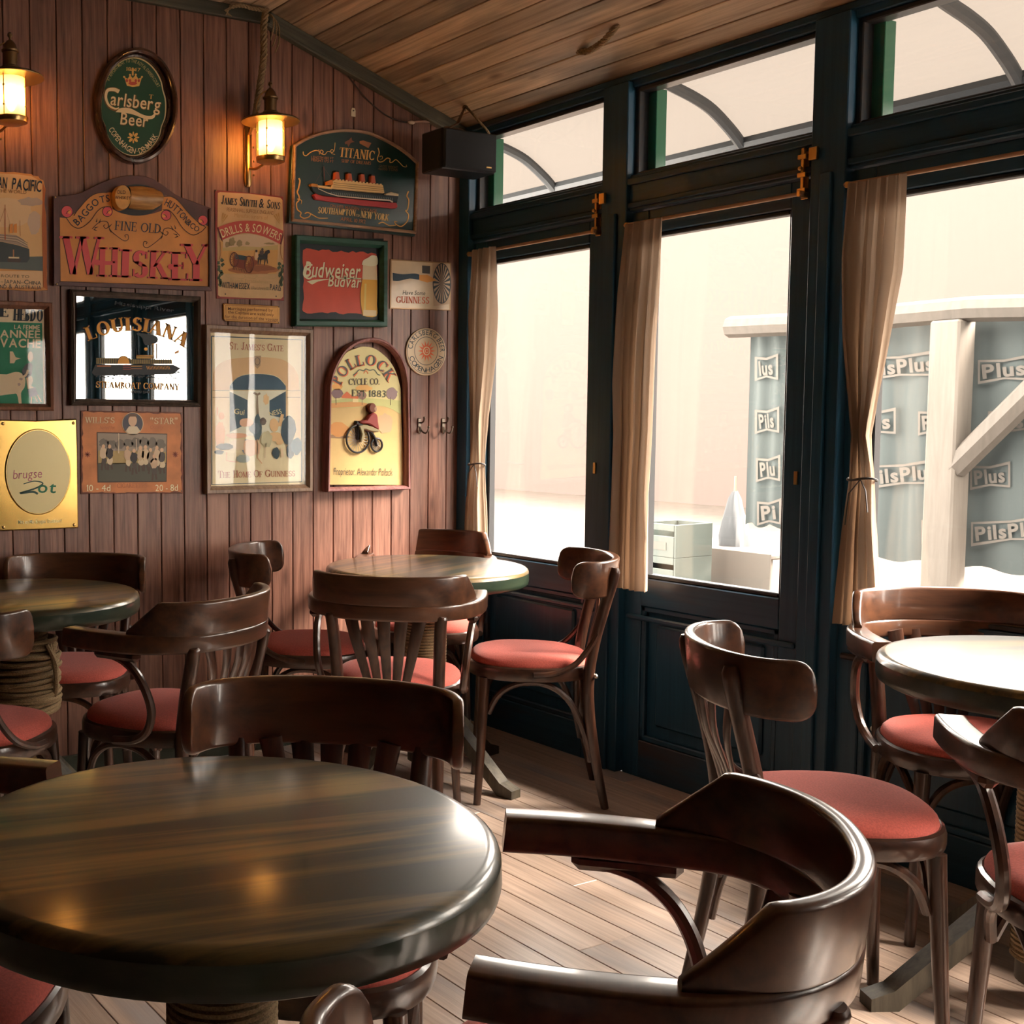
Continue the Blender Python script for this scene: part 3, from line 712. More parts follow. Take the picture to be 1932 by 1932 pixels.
S.poly('rust_edge', [(600, 330), (640, 430), (622, 620), (652, 900), (660, 1300), (655, 1700), (668, 1835), (610, 1800), (600, 1300), (590, 900), (596, 600)], '#b0602c', .0056)
S.text('CANADIAN', [(-390, 375), (95, 412)], 150, '#1d2735', .0066, wt=1.9); S.text('PACIFIC', [(165, 418), (578, 462)], 152, '#1d2735', .0066, wt=1.9)
S.text('SPANS THE WORLD', [(-250, 450), (370, 492)], 46, '#8a5a38', .0066, wt=1.2)
S.text('CONVENIENT ROUTE TO', [(-500, 1640), (410, 1668)], 38, '#6a5138', .0066, wt=1.1)
S.text('U.S.A.–JAPAN–CHINA', [(-210, 1732), (575, 1765)], 62, '#33383c', .0066, wt=1.1, small=.8)
S.text('NEW ZEALAND & AUSTRALIA', [(-430, 1800), (580, 1830)], 62, '#33383c', .0066, wt=1.1, small=.8)
S.done()

# ---- oval beer sign
S = Sign('oval_sign', 'oval green beer sign in dark wooden frame between wall lamps', 'sign', zA, (980, 770), 'tin and painted signs on the boarded wall')
def lobed(cx, cy, rx, ry, n_=72):
    o = []
    for i in range(n_):
        a = 2*math.pi*i/n_; k_ = 1.0
        for (a0, amp) in ((R(205), -.045), (R(-25), -.045), (R(160), -.03), (R(20), -.03)):
            d_ = (a-a0+math.pi) % (2*math.pi)-math.pi; k_ += amp*math.exp(-(d_/.13)**2)
        o.append((cx+rx*k_*math.cos(a), cy-ry*k_*math.sin(a)))
    return o
fr = wood('sign_frame_dark', (.03, .014, .010), (.085, .036, .022), axis=2, rough=.22, coat=.7, fine=20, long=20, bump=.02)
S.frame('frame', ell(995, 770, 300, 425, 64), [(0, 0), (0, .022), (.004, .030), (.012, .033), (.019, .027), (.022, .020)], fr)
S.frame('inner_frame', lobed(975, 778, 262, 382), [(0, .010), (0, .026), (.004, .030), (.009, .028), (.011, .020)], fr)
S.poly('rim_line', lobed(972, 778, 240, 362), '#c9b98a', .0215); S.poly('panel', lobed(972, 778, 232, 352), plain('enamel_green', srgb('#0c4a2e'), .3, coat=.4), .0222)
cw, gd = '#d9c39a', '#cfa55a'
S.text('BY APPOINTMENT TO THE ROYAL DANISH COURT', qbez((795, 590), (965, 455), (1148, 640)), 24, '#b9a870', .0228, wt=1.1)
S.text('18 47', [(918, 515), (1025, 522)], 26, gd, .0228, font='serif')
S.poly('emblem', [(905, 560), (930, 575), (948, 548), (968, 570), (990, 545), (1008, 575), (1035, 562), (1015, 628), (968, 634), (925, 625)], gd, .0230)
S.poly('emblem', ell(968, 608, 32, 12, 20), '#a8402e', .0234)
for x_ in (925, 948, 990, 1012): S.poly('emblem', ell(x_, 588, 9, 12, 12), '#a8402e', .0234)
for p in ((905, 560), (948, 546), (990, 544), (1035, 560), (968, 500)): S.poly('emblem', ell(p[0], p[1], 8, 8, 10), gd, .0234)
S.poly('emblem', [(960, 500), (976, 500), (974, 550), (962, 550)], gd, .0234); S.line('emblem', [(945, 512), (992, 512)], 8, gd, .0234)
S.line('lettering', spline2([(868, 668), (830, 652), (780, 660), (768, 710), (790, 770), (835, 800), (868, 795)]), (38, 18), '#6b4a1e', .0231); S.line('lettering', spline2([(868, 668), (830, 652), (784, 660), (772, 710), (794, 766), (838, 792), (868, 786)]), (28, 10), cw, .0236)
S.text('arlsberg', [(806, 766), (1172, 812)], 92, '#6b4a1e', .0231, font='sans', wt=2.4); S.text('arlsberg', [(803, 763), (1168, 808)], 92, cw, .0236, font='sans', wt=1.5)
S.poly('lettering', spline2([(842, 818), (880, 788), (950, 790), (1040, 835), (1100, 845), (1135, 820), (1120, 862), (1060, 868), (980, 838), (910, 822)]), cw, .0233)
S.text('Beer', [(878, 908), (1080, 930)], 86, '#6b4a1e', .0234, wt=2.4); S.text('Beer', [(876, 905), (1077, 926)], 86, cw, .0238, wt=1.5)
for a in range(4):
    S.poly('clover_emblem', ell(972+26*math.cos(R(45+90*a)), 1002+26*math.sin(R(45+90*a)), 18, 10, 14, R(45+90*a)), gd, .0230); S.poly('clover_emblem', ell(972+28*math.cos(R(90*a)), 1002+28*math.sin(R(90*a)), 15, 6, 12, R(90*a)), gd, .0232)
S.text('COPENHAGEN · DENMARK', qbez((790, 945), (985, 1122), (1152, 990)), 40, cw, .0230, wt=1.4)
S.text('T', [(1085, 720), (1112, 722)], 32, gd, .0236, font='serif')
S.done()

# ---- whiskey board
S = Sign('painted_board', 'arched orange whiskey board with carved barrel and red lettering', 'sign', z2, (950, 750), 'tin and painted signs on the boarded wall')
topline = spline2([(10, 250), (200, 235), (350, 200), (560, 95), (780, 22), (950, 5), (1130, 30), (1290, 115), (1450, 235), (1640, 310), (1852, 385)], 5)
brn = plain('sign_brown', srgb('#5b3836'), .45, var=.25, bscale=12)
S.slab('board', topline + [(1862, 1360), (15, 1298)], brn, .001, .016)
S.slab('side_moulding', [(5, 245), (70, 285), (82, 1255), (12, 1300)], brn, .016, .024); S.slab('side_moulding', [(1838, 400), (1862, 385), (1868, 1365), (1838, 1320)], brn, .016, .024)
S.slab('bottom_moulding', [(12, 1300), (82, 1250), (1838, 1312), (1866, 1365)], brn, .016, .024)
org = plain('sign_orange', srgb('#d58e45'), .5, var=.12, bscale=9)
S.poly('painted_field', [(80, 500), (160, 510)] + spline2([(160, 510), (280, 430), (420, 270), (520, 215), (690, 205)], 5) + spline2([(700, 400), (800, 450), (980, 480), (1150, 460), (1280, 420)], 4) + spline2([(1290, 250), (1360, 250), (1460, 300), (1580, 430), (1700, 540), (1836, 610)], 5) + [(1838, 1312), (90, 1250)], org, .0166)
ol = '#3a2a22'
def ribbon(S, top, bot): S.line('ornament', spline2(top), 9, ol, .0176); S.line('ornament', spline2(bot), 9, ol, .0176)
ribbon(S, [(245, 480), (300, 400), (420, 270), (520, 215), (640, 205)], [(160, 510), (230, 600), (320, 625), (430, 550), (520, 430), (590, 380), (680, 375)])
ribbon(S, [(1300, 255), (1400, 255), (1480, 310), (1580, 430), (1700, 550), (1790, 610)], [(1290, 410), (1360, 415), (1430, 480), (1530, 630), (1640, 705), (1740, 670), (1800, 610)])
for (c_, r_, sd_) in (((165, 430), 72, 1), ((640, 430), 62, 1), ((1330, 475), 62, -1), ((1762, 535), 62, -1)):
    S.poly('ornament', ell(c_[0], c_[1], r_, r_*1.02, 28), ol, .0170); S.poly('ornament', ell(c_[0], c_[1], r_-8, r_-6, 28), '#c94f55', .0173)
    S.poly('ornament', ell(c_[0]+sd_*28, c_[1]+4, 20, 24, 16), '#d58e45', .0176); S.line('ornament', spline2([(c_[0]-sd_*10, c_[1]+30), (c_[0]+sd_*5, c_[1]), (c_[0]+sd_*30, c_[1]-10)]), 7, ol, .0178)
dk = '#1f3140'
S.text('BAGGOTS', spline2([(290, 600), (370, 520), (470, 400), (560, 335), (672, 310)], 8), (84, 78), dk, .0178, wt=1.25)
S.text('HUTTON&CO', spline2([(1305, 355), (1390, 400), (1480, 480), (1580, 590), (1700, 675)], 8), (86, 56), dk, .0178, wt=1.2)
S.text('FINE OLD', [(722, 645), (1262, 688)], 108, dk, .0178, font='serif', wt=.85)
for (q, m_) in (((460, 635), 1), ((1490, 715), -1)):
    sx_ = m_; o_ = q
    f_ = lambda a, b_: (o_[0]+sx_*a, o_[1]+b_)
    S.line('ornament', spline2([f_(0, 0), f_(60, -60), f_(120, -90), f_(180, -80), f_(195, -30), f_(160, -5), f_(135, -35), f_(155, -50)]), 8, ol, .0174)
    S.line('ornament', spline2([f_(195, -30), f_(220, 20), f_(300, 90), f_(380, 140), f_(425, 120), f_(420, 70), f_(385, 75), f_(395, 100)]), 8, ol, .0174)
    for (a0, b0, a1, b1) in ((50, -80, 60, -125), (80, -70, 105, -120), (20, 5, 60, 25), (30, -10, 75, -25), (200, -25, 235, -60), (205, 5, 225, 45)): S.line('ornament', [f_(a0, b0), f_(a1, b1)], (16, 3), ol, .0174)
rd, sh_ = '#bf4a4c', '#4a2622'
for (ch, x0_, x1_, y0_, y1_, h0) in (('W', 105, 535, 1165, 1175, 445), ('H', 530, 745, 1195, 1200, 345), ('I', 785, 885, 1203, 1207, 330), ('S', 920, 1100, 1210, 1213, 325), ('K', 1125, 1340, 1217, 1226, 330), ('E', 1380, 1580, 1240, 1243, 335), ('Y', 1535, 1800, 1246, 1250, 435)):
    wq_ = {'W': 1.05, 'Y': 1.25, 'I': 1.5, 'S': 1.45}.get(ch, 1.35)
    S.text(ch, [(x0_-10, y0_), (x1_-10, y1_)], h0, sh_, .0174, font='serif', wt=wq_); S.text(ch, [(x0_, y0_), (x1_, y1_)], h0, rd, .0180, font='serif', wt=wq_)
S.poly('lettering', ell(520, 1030, 36, 36, 20), rd, .0181); S.poly('lettering', ell(1385, 1080, 34, 34, 20), rd, .0181); S.line('lettering', [(530, 1040), (700, 1040)], 40, rd, .0182)
S.poly('barrel_recess', ell(985, 295, 305, 185, 40), '#26282a', .0168)
# carved half barrel
bm_ = wood('barrel_wood', (.30, .13, .035), (.62, .33, .10), axis=0, rough=.35, fine=60, long=8, bump=.1)
rings = []
for i in range(9):
    t_ = i/8; cx_ = 880+t_*340; rr = 118+22*math.sin(math.pi*min(1, t_*.9+.1)); cy_ = 265+t_*20
    ring = []
    for j in range(15):
        a = math.pi*j/14-math.pi/2
        p = S.P((cx_+ (40 if t_ > .9 else 0)*math.cos(a), cy_+rr*math.sin(a)*(1 if t_ < .95 else .8)), .018)
        ring.append((p[0], -.018-.030*math.cos(a), p[2]))
    rings.append(ring)
t = MB(); t.loft(rings, bm_, False, False); t.add(rings[-1], [tuple(range(15))], bm_)
t.build('barrel', S.root)
t = MB(); hd = [S.P(p, .05) for p in ell(822, 262, 98, 145, 28)]
t.loft([[(p[0], -.018, p[2]) for p in hd][::-1], [(p[0], -.047, p[2]) for p in hd][::-1], [(p[0], -.050, p[2]) for p in inset(hd[::-1], .002)]], plain('barrel_head', srgb('#d99f50'), .45, var=.15, bscale=30), True, True)
t.build('barrel_head', S.root)
S.text('OLD', [(750, 222), (855, 226)], 42, '#4a2c18', .0510, wt=1.4); S.text('WHISKEY', [(728, 285), (916, 290)], 40, '#4a2c18', .0510, wt=1.4)
pins(S, [(30, 262), (45, 1282)], .025, .003, M['brass'])
S.done()

# ---- framed magazine cover
S = Sign('framed_poster', 'framed green magazine cover at left edge behind glass', 'picture', z4, (300, 900), 'framed pictures')
fw = wood('frame_redwood', (.12, .045, .024), (.26, .11, .062), axis=2, rough=.35, coat=.2, fine=60, long=6, bump=.1)
S.frame('frame', [(-1100, 20), (788, 92), (812, 1730), (-1100, 1720)], [(0, 0), (0, .026), (.003, .030), (.012, .027), (.014, .022), (.022, .012), (.024, .005)], fw)
S.rect('paper', (-1060, 110), (700, 1660), '#d9c6a4', .006)
S.poly('printed_picture', [(-1040, 355), (640, 400), (662, 1650), (-1040, 1650)], '#0f7a55', .0066)
S.text('CHARLIE', [(-960, 290), (120, 305)], 150, '#22303a', .0072, font='serif', wt=1.8); S.text('HEBDO', [(205, 360), (640, 378)], 190, '#22303a', .0072, font='serif', wt=1.8)
S.text('LA FEMME', [(215, 490), (605, 500)], 66, '#d9c6a4', .0072, wt=1.6); S.text('ANNEE', [(0, 615), (612, 628)], 112, '#d9c6a4', .0072, wt=2.2); S.text('DE LA VACHE', [(-560, 745), (618, 776)], 126, '#d9c6a4', .0072, wt=2.4)
S.poly('printed_picture', spline2([(100, 1180), (240, 1140), (340, 1170), (385, 1260), (370, 1380), (320, 1460), (330, 1640), (290, 1640), (255, 1480), (150, 1480), (-300, 1500), (-300, 1160)], 3), '#d3bf9c', .0072)
S.poly('printed_picture', blob(320, 1250, 28, 20, 4), '#a08a78', .0076); S.poly('printed_picture', blob(290, 1330, 22, 22, 6), '#a08a78', .0076)
S.poly('printed_picture', spline2([(330, 1130), (380, 1040), (440, 1005), (485, 1030), (480, 1180), (420, 1230), (350, 1220)], 4), '#3b3f45', .0078); S.poly('printed_picture', ell(462, 910, 40, 80, 20), '#d9c2a0', .0078)
S.poly('printed_picture', spline2([(395, 1230), (470, 1200), (500, 1270), (480, 1350), (510, 1380), (420, 1400)], 4), '#d9c2a0', .0078); S.line('printed_picture', spline2([(425, 1110), (400, 1180), (350, 1215)]), 34, '#d9c2a0', .0080)
S.poly('printed_picture', [(420, 1410), (530, 1370), (580, 1490), (450, 1530)], '#46525e', .0078)
for (a, b_) in (((480, 1520), (470, 1640)), ((530, 1510), (570, 1600)), ((570, 1490), (630, 1600))): S.line('printed_picture', [a, b_], 14, '#c9b08c', .0080)
S.poly('printed_picture', [(195, 830), (240, 920), (320, 935), (240, 960), (215, 1010), (150, 1010), (150, 830)], '#d3bf9c', .0076)
S.rect('glass_sheet', (-1060, 110), (715, 1670), M['pglass'], .011)
S.done()

# ---- brass plate with oval
S = Sign('brass_plate', 'shiny brass advertising plate with pale oval at left edge', 'sign', zC, (280, 1460), 'tin and painted signs on the boarded wall')
S.slab('plate', [(-30, 1082), (250, 1090), (538, 1078), (545, 1300), (552, 1843), (300, 1855), (20, 1865), (-30, 1862)], M['goldplate'], .001, .010, .004)
S.slab('raised_oval', ell(268, 1450, 232, 302, 48), M['goldplate'], .009, .015, .003)
S.poly('oval_field', ell(268, 1450, 224, 292, 48), plain('oval_cream', srgb('#cdbb84'), .3, .15), .0152)
S.text('brugse', [(92, 1500), (295, 1490)], 62, '#a5506a', .0158, shear=.15, wt=.7)
S.line('lettering', spline2([(165, 1535), (240, 1515), (300, 1530), (250, 1565), (140, 1600), (230, 1590), (265, 1605)]), (6, 16), '#2c4a44', .0158)
S.text('ot', [(262, 1595), (392, 1598)], 78, '#1f6a4c', .0160, shear=.1, wt=1.8)
S.text('Met en Mie Brugse Stadsbier!', [(128, 1815), (432, 1805)], 26, '#efe2b0', .0108, wt=1.1)
pins(S, [(20, 1112), (514, 1108), (25, 1838), (520, 1822)], .010, .006, M['brass'])
S.done()

# ---- river boat mirror
S = Sign('advertising_mirror', 'framed mirror printed with golden letters and paddle steamer', 'mirror', z3, (960, 900), 'framed pictures')
fm = wood('frame_grey_oak', (.055, .04, .030), (.14, .10, .075), axis=2, rough=.45, fine=60, long=6, bump=.15)
S.frame('frame', [(85, 110), (1852, 212), (1850, 1700), (95, 1680)], [(0, 0), (0, .020), (.002, .024), (.005, .022), (.0055, .026), (.009, .024), (.0095, .028), (.014, .025), (.0145, .022), (.020, .014), (.0215, .006)], fm)
S.poly('mirror_glass', [(175, 200), (1760, 290), (1760, 1610), (170, 1590)], M['mirror'], .008)
g1, g2 = '#d99a3e', '#4a2330'
pth = spline2([(372, 815), (480, 745), (590, 735), (750, 690), (895, 672), (1030, 672), (1150, 690), (1275, 740), (1440, 800), (1590, 880)], 6)
pth = spline2([(340, 810), (520, 745), (700, 700), (890, 678), (1080, 690), (1270, 735), (1450, 800), (1610, 890)], 6)
S.text('LOUISIANA', pth, (200, 190), g2, .0086, font='serif', wt=2.0); S.text('LOUISIANA', pth, (192, 182), g1, .0091, font='serif', wt=1.4)
S.text('Mississippi River', [(690, 320), (1490, 425)], 50, '#26323a', .0086, font='sans', wt=1.2)
dkc = '#20262a'
S.poly('printed_picture', [(380, 1240), (430, 1130), (1480, 1130), (1580, 1180), (1480, 1260), (420, 1280)], dkc, .0086)
S.poly('printed_picture', [(440, 1040), (900, 1040), (900, 1060), (1460, 1060), (1470, 1120), (440, 1120)], '#7a6a3a', .0088)
for i in range(34): S.line('printed_picture', [(452+30*i, 1048), (452+30*i, 1116)], 7, dkc, .0091)
for i in range(16): S.line('printed_picture', [(1120+20*i, 1150), (1135+20*i, 1195)], 6, g1, .0091)
S.line('printed_picture', [(450, 1150), (640, 1150)], 18, '#a5653a', .0091); S.line('printed_picture', [(910, 1150), (1060, 1150)], 10, g1, .0091); S.line('printed_picture', [(910, 1185), (1060, 1185)], 8, '#a5653a', .0091)
S.poly('printed_picture', [(730, 1120)] + [(810+82*math.cos(R(180-a)), 1120-105*math.sin(R(a))) for a in range(0, 181, 12)] + [(892, 1120)], g1, .0092); S.line('printed_picture', [(810+86*math.cos(R(180-a)), 1120-108*math.sin(R(a))) for a in range(0, 181, 12)], 8, dkc, .0094)
for i in range(3): S.line('printed_picture', [(800, 1140+26*i), (910, 1140+26*i)], 10, '#8a3a34', .0094)
S.poly('printed_picture', [(980, 1015), (1200, 1015), (1200, 1050), (980, 1050)], '#a8843e', .0090); S.line('printed_picture', [(985, 1005), (1200, 1005)], 8, g1, .0092)
for x_ in (1208, 1258): S.line('printed_picture', [(x_, 850), (x_, 1050)], 16, '#8a6a34', .0092); S.line('printed_picture', [(x_-18, 855), (x_+18, 845)], 8, g1, .0094)
S.poly('printed_picture', ell(1112, 920, 24, 22, 16), g1, .0092); S.poly('printed_picture', spline2([(1000, 700), (1240, 740), (1270, 820), (1180, 860), (1100, 860), (1050, 760), (980, 720)], 4), '#2a3438', .0086)
for x_ in (955, 985, 1440, 1475): S.line('printed_picture', [(x_, 890 if x_ < 1000 else 980), (x_, 1050)], 5, dkc, .0088)
S.poly('printed_picture', [(1500, 960), (1560, 930), (1555, 970), (1500, 990)], '#c98a4e', .0088)
for i in range(70):
    g_ = random.Random(i); a_ = 390+g_.random()*1170; b2 = 1230+g_.random()*90
    S.line('printed_picture', [(a_, b2), (a_+18+30*g_.random(), b2+g_.uniform(-8, 8))], 12, dkc, .0087)
S.text('STEAMBOAT COMPANY', [(428, 1445), (1552, 1478)], 88, dkc, .0086, font='serif', wt=1.2); S.text('STEAMBOAT COMPANY', [(436, 1440), (1560, 1473)], 86, g1, .0091, font='serif', wt=.9)
S.text('FOUNDED 1848', [(850, 1512), (1170, 1520)], 34, '#3a3430', .0088, font='serif')
S.done()

# ---- rugby cigarette sign
S = Sign('tin_sign', 'rusty orange cigarette sign with oval portrait and team photograph', 'sign', zC, (920, 1310), 'tin and painted signs on the boarded wall')
rust = plain('rusty_orange', srgb('#cf7f45'), .5, var=.18, bscale=14)
g_ = random.Random(2)
rim_ = []
for (a, b_, n_) in (((566, 1020), (1276, 1032), 26), ((1276, 1032), (1284, 1600), 22), ((1284, 1600), (568, 1604), 26), ((568, 1604), (566, 1020), 22)):
    for i in range(n_): rim_.append((a[0]+(b_[0]-a[0])*i/n_+g_.uniform(-2, 2), a[1]+(b_[1]-a[1])*i/n_+g_.uniform(-2, 2)))
S.slab('plate', rim_, plain('rust_edge', srgb('#7a4430'), .6, var=.3, bscale=25), .001, .004, .001)
inner = [(920+(p[0]-920)*.965+g_.uniform(-5, 5), 1312+(p[1]-1312)*.965+g_.uniform(-5, 5)) for p in rim_]
S.poly('painted_field', inner, rust, .0046)
S.poly('printed_picture', [(678, 1172), (1172, 1182), (1168, 1520), (684, 1525)], '#3a2c26', .0052)
S.poly('printed_picture', [(684, 1178), (1168, 1188), (1164, 1380), (688, 1380)], '#8f8272', .0056); S.poly('printed_picture', [(688, 1300), (1164, 1310), (1164, 1390), (688, 1395)], '#a08a58', .0058); S.poly('printed_picture', [(688, 1390), (1164, 1385), (1164, 1514), (690, 1518)], '#4c4a3c', .0058)
for i in range(8): S.poly('printed_picture', blob(728+57*i, 1250+10*math.sin(i), 32, 34, i+20), '#6f675c', .0060)
S.line('printed_picture', [(832, 1180), (832, 1320)], 6, '#c9b89a', .0062); S.line('printed_picture', [(955, 1220), (958, 1300)], 5, '#c9b89a', .0062)
for i, (x_, y_, c_) in enumerate(((725, 1320, '#c2ab8c'), (768, 1320, '#3a3230'), (895, 1330, '#b89c80'), (940, 1350, '#2e2a2a'), (985, 1330, '#b8a080'), (1020, 1325, '#c2ab8c'), (1055, 1345, '#8a7a68'), (1100, 1330, '#c2ab8c'), (1135, 1345, '#4a4440'), (1080, 1390, '#b89c80'))):
    S.poly('printed_picture', ell(x_, y_-48, 12, 15, 12), '#c8a584', .0066); S.poly('printed_picture', blob(x_, y_, 26, 40, i, 12, .15), c_, .0064)
    S.poly('printed_picture', blob(x_+4, y_+52, 20, 30, i+40, 10, .2), '#c2b090' if i % 3 else '#4a4038', .0063); S.line('printed_picture', [(x_-8, y_+70), (x_-12, y_+120)], 14, '#4a3a30', .0062); S.line('printed_picture', [(x_+10, y_+70), (x_+18, y_+115)], 14, '#4a3a30', .0062)
S.poly('portrait', ell(930, 1112, 76, 80, 36), '#d9b58a', .0056); S.poly('portrait', ell(930, 1112, 71, 75, 36), '#4b4a52', .0060)
S.poly('portrait', [(880, 1165), (905, 1130), (960, 1130), (985, 1165), (955, 1184), (905, 1184)], '#cfc0a4', .0064); S.poly('portrait', ell(930, 1090, 30, 42, 20), '#c9a88a', .0066); S.poly('portrait', [(897, 1085), (905, 1045), (955, 1043), (963, 1085), (950, 1062), (912, 1062)], '#6a5040', .0068)
S.text("WILLS'S", [(598, 1108), (800, 1110)], 42, '#e0c49a', .0056, font='serif', wt=.9); S.text('"STAR"', [(1055, 1115), (1245, 1115)], 44, '#e0c49a', .0056, font='serif', wt=.9)
S.text('Noted for', [(700, 1152), (805, 1150)], 24, '#a5603a', .0056, shear=.3); S.text('Quality', [(1050, 1148), (1145, 1148)], 24, '#a5603a', .0056, shear=.3)
S.text('10 - 4d', [(606, 1585), (775, 1585)], 44, '#e6cfa8', .0056, font='serif', wt=.9); S.text('20 - 8d', [(1090, 1585), (1248, 1582)], 44, '#e6cfa8', .0056, font='serif', wt=.9); S.text('CIGARETTES', [(820, 1562), (1030, 1560)], 30, '#a5603a', .0056, font='serif')
for x_ in (614, 1230):
    for a in range(4): S.line('ornament', [(x_-20*math.cos(R(45*a)), 1328-20*math.sin(R(45*a))), (x_+20*math.cos(R(45*a)), 1328+20*math.sin(R(45*a)))], 7, '#8a4a32', .0056)
pins(S, [(1270, 1042), (1272, 1584)], .0045, .003)
S.done()

# ---- seed drill sign
S = Sign('tin_sign', 'tall cream seed drill sign with red banner and horse', 'sign', z8, (520, 800), 'tin and painted signs on the boarded wall')
S.slab('plate', [(40, 60), (300, 80), (700, 120), (962, 150), (980, 700), (972, 1555), (500, 1535), (60, 1525), (45, 800)], plain('tin_red_edge', srgb('#9a4038'), .5, var=.2, bscale=18), .001, .004, .001)
S.poly('painted_field', [(78, 100), (110, 88), (500, 110), (920, 165), (950, 195), (968, 700), (962, 1500), (930, 1530), (500, 1518), (110, 1500), (82, 1480), (72, 800)], plain('tin_cream', srgb('#deb883'), .5, var=.08, bscale=12), .0046)
S.text('JAMES SMYTH & SONS', [(122, 250), (912, 322)], (118, 122), '#1c2630', .0058, font='serif', wt=1.35, small=.78)
S.text('PEASENHALL SUFFOLK ENGLAND', [(200, 345), (835, 395)], 48, '#8a5a34', .0058, wt=.9); S.text('Manufacturers of', [(300, 425), (755, 462)], 54, '#b98a55', .0058, font='sans', wt=.8)
S.poly('printed_picture', [(110, 745), (150, 720), (350, 665), (500, 650), (700, 690), (890, 770), (890, 900), (870, 1190), (140, 1190)], '#c99a58', .0052)
S.poly('printed_picture', [(150, 720), (350, 665), (500, 650), (700, 690), (890, 770), (890, 850), (150, 865)], '#c6aa88', .0056); S.poly('printed_picture', [(140, 840), (400, 820), (640, 830), (890, 800), (890, 870), (140, 880)], '#b8a068', .0058)
for (x_, y_, r1, r2) in ((270, 760, 45, 60), (370, 780, 40, 40), (475, 780, 30, 25), (210, 800, 40, 35), (780, 785, 70, 14)): S.poly('printed_picture', blob(x_, y_, r1, r2, x_, 14), '#8f7a50', .0060)
S.poly('printed_picture', blob(560, 1130, 330, 70, 5, 24, .12), '#a5683c', .0056); S.poly('printed_picture', blob(620, 1120, 240, 40, 7, 24, .2), '#8a5230', .0058)
S.poly('banner', spline2([(85, 560), (300, 490), (500, 475), (700, 500), (960, 610)], 5) + spline2([(915, 790), (700, 690), (500, 645), (330, 660), (130, 740)], 5), '#b5473c', .0062)
S.poly('banner', [(85, 560), (110, 650), (130, 740), (145, 760), (105, 700), (70, 570)], '#6a2c2c', .0064); S.poly('banner', [(960, 610), (940, 700), (915, 790), (935, 800), (965, 680)], '#6a2c2c', .0064)
S.text('DRILLS & SOWERS', spline2([(140, 705), (330, 640), (500, 622), (700, 655), (905, 748)], 8), (112, 104), '#e8c898', .0068, wt=1.4)
# drum, wheels and horse
S.poly('printed_picture', [(310, 925), (470, 955), (470, 1010), (300, 990)], '#2a4148', .0066); S.poly('printed_picture', [(300, 985), (470, 1005), (440, 1130), (290, 1090)], '#7a3a28', .0064)
for (cx_, cy_, rx_, ry_) in ((300, 1000, 55, 95), (500, 1065, 60, 112)):
    S.line('printed_picture', ell(cx_, cy_, rx_, ry_, 28), 12, '#5a2a22', .0070, True)
    for a in range(6): S.line('printed_picture', [(cx_-rx_*math.cos(R(30*a)), cy_-ry_*math.sin(R(30*a))), (cx_+rx_*math.cos(R(30*a)), cy_+ry_*math.sin(R(30*a)))], 6, '#8a4a30', .0068)
S.poly('printed_picture', [(520, 960), (560, 950), (580, 1000), (640, 1030), (560, 1100), (520, 1080)], '#8a4a2c', .0066)
S.poly('printed_picture', spline2([(600, 960), (640, 920), (700, 920), (725, 885), (770, 870), (782, 905), (752, 930), (745, 985), (690, 1000), (620, 1000)], 4), '#2c2826', .0068)
for (a, b_) in (((630, 990), (622, 1070)), ((660, 990), (650, 1065)), ((720, 990), (705, 1080)), ((738, 980), (752, 1055))): S.line('printed_picture', [a, b_], (20, 9), '#2c2826', .0068)
S.poly('printed_picture', [(580, 905), (615, 890), (628, 960), (600, 1010), (575, 1000)], '#d9b48a', .0070); S.poly('printed_picture', ell(600, 885, 15, 17, 12), '#3a2c28', .0072); S.poly('printed_picture', ell(680, 862, 16, 18, 12), '#4a3a32', .0072); S.poly('printed_picture', blob(672, 905, 28, 34, 3), '#4a3a32', .0070)
for i in range(9): S.line('printed_picture', [(290+22*i, 1090+8*i), (285+22*i, 1135+6*i)], 6, '#3a2822', .0068)
for (x_, s_) in ((110, 1), (935, -1)):
    for i in range(12): S.poly('ornament', blob(x_+s_*random.Random(i).uniform(-30, 35), 1010+30*i if s_ > 0 else 1060+25*i, 22, 26, i, 8, .4), '#4a5a40', .0064)
    S.line('ornament', spline2([(x_, 760), (x_+s_*10, 900), (x_-s_*15, 1000)]), 10, '#a5703c', .0062)
    for i in range(3): S.line('ornament', [(x_+s_*20, 520-i*20), (x_+s_*(100-30*i), 400-i*15)], (4, 22), '#b58a50', .0060)
for (a, b_) in ((195, 435), (450, 590), (615, 850)): S.line('ornament', [(a, 1195), (b_, 1202), (b_+15, 1230), (b_-10, 1255), (a+10, 1245), (a-10, 1220)], 4, '#b59a6a', .0058, True)
S.text('Branch Establishments', [(245, 1300), (820, 1325)], 46, '#b59a6a', .0058, wt=.8)
S.text('WITHAM ESSEX', [(128, 1380), (510, 1402)], 78, '#20303a', .0060, wt=1.6); S.text('& Rue Lafayette 100', [(530, 1405), (765, 1415)], 46, '#8a7a5c', .0058, wt=.9); S.text('PARIS', [(780, 1410), (930, 1424)], 78, '#20303a', .0060, wt=1.5)
pins(S, [(50, 68), (180, 1465), (865, 1495)], .0046, .003)
S.done()

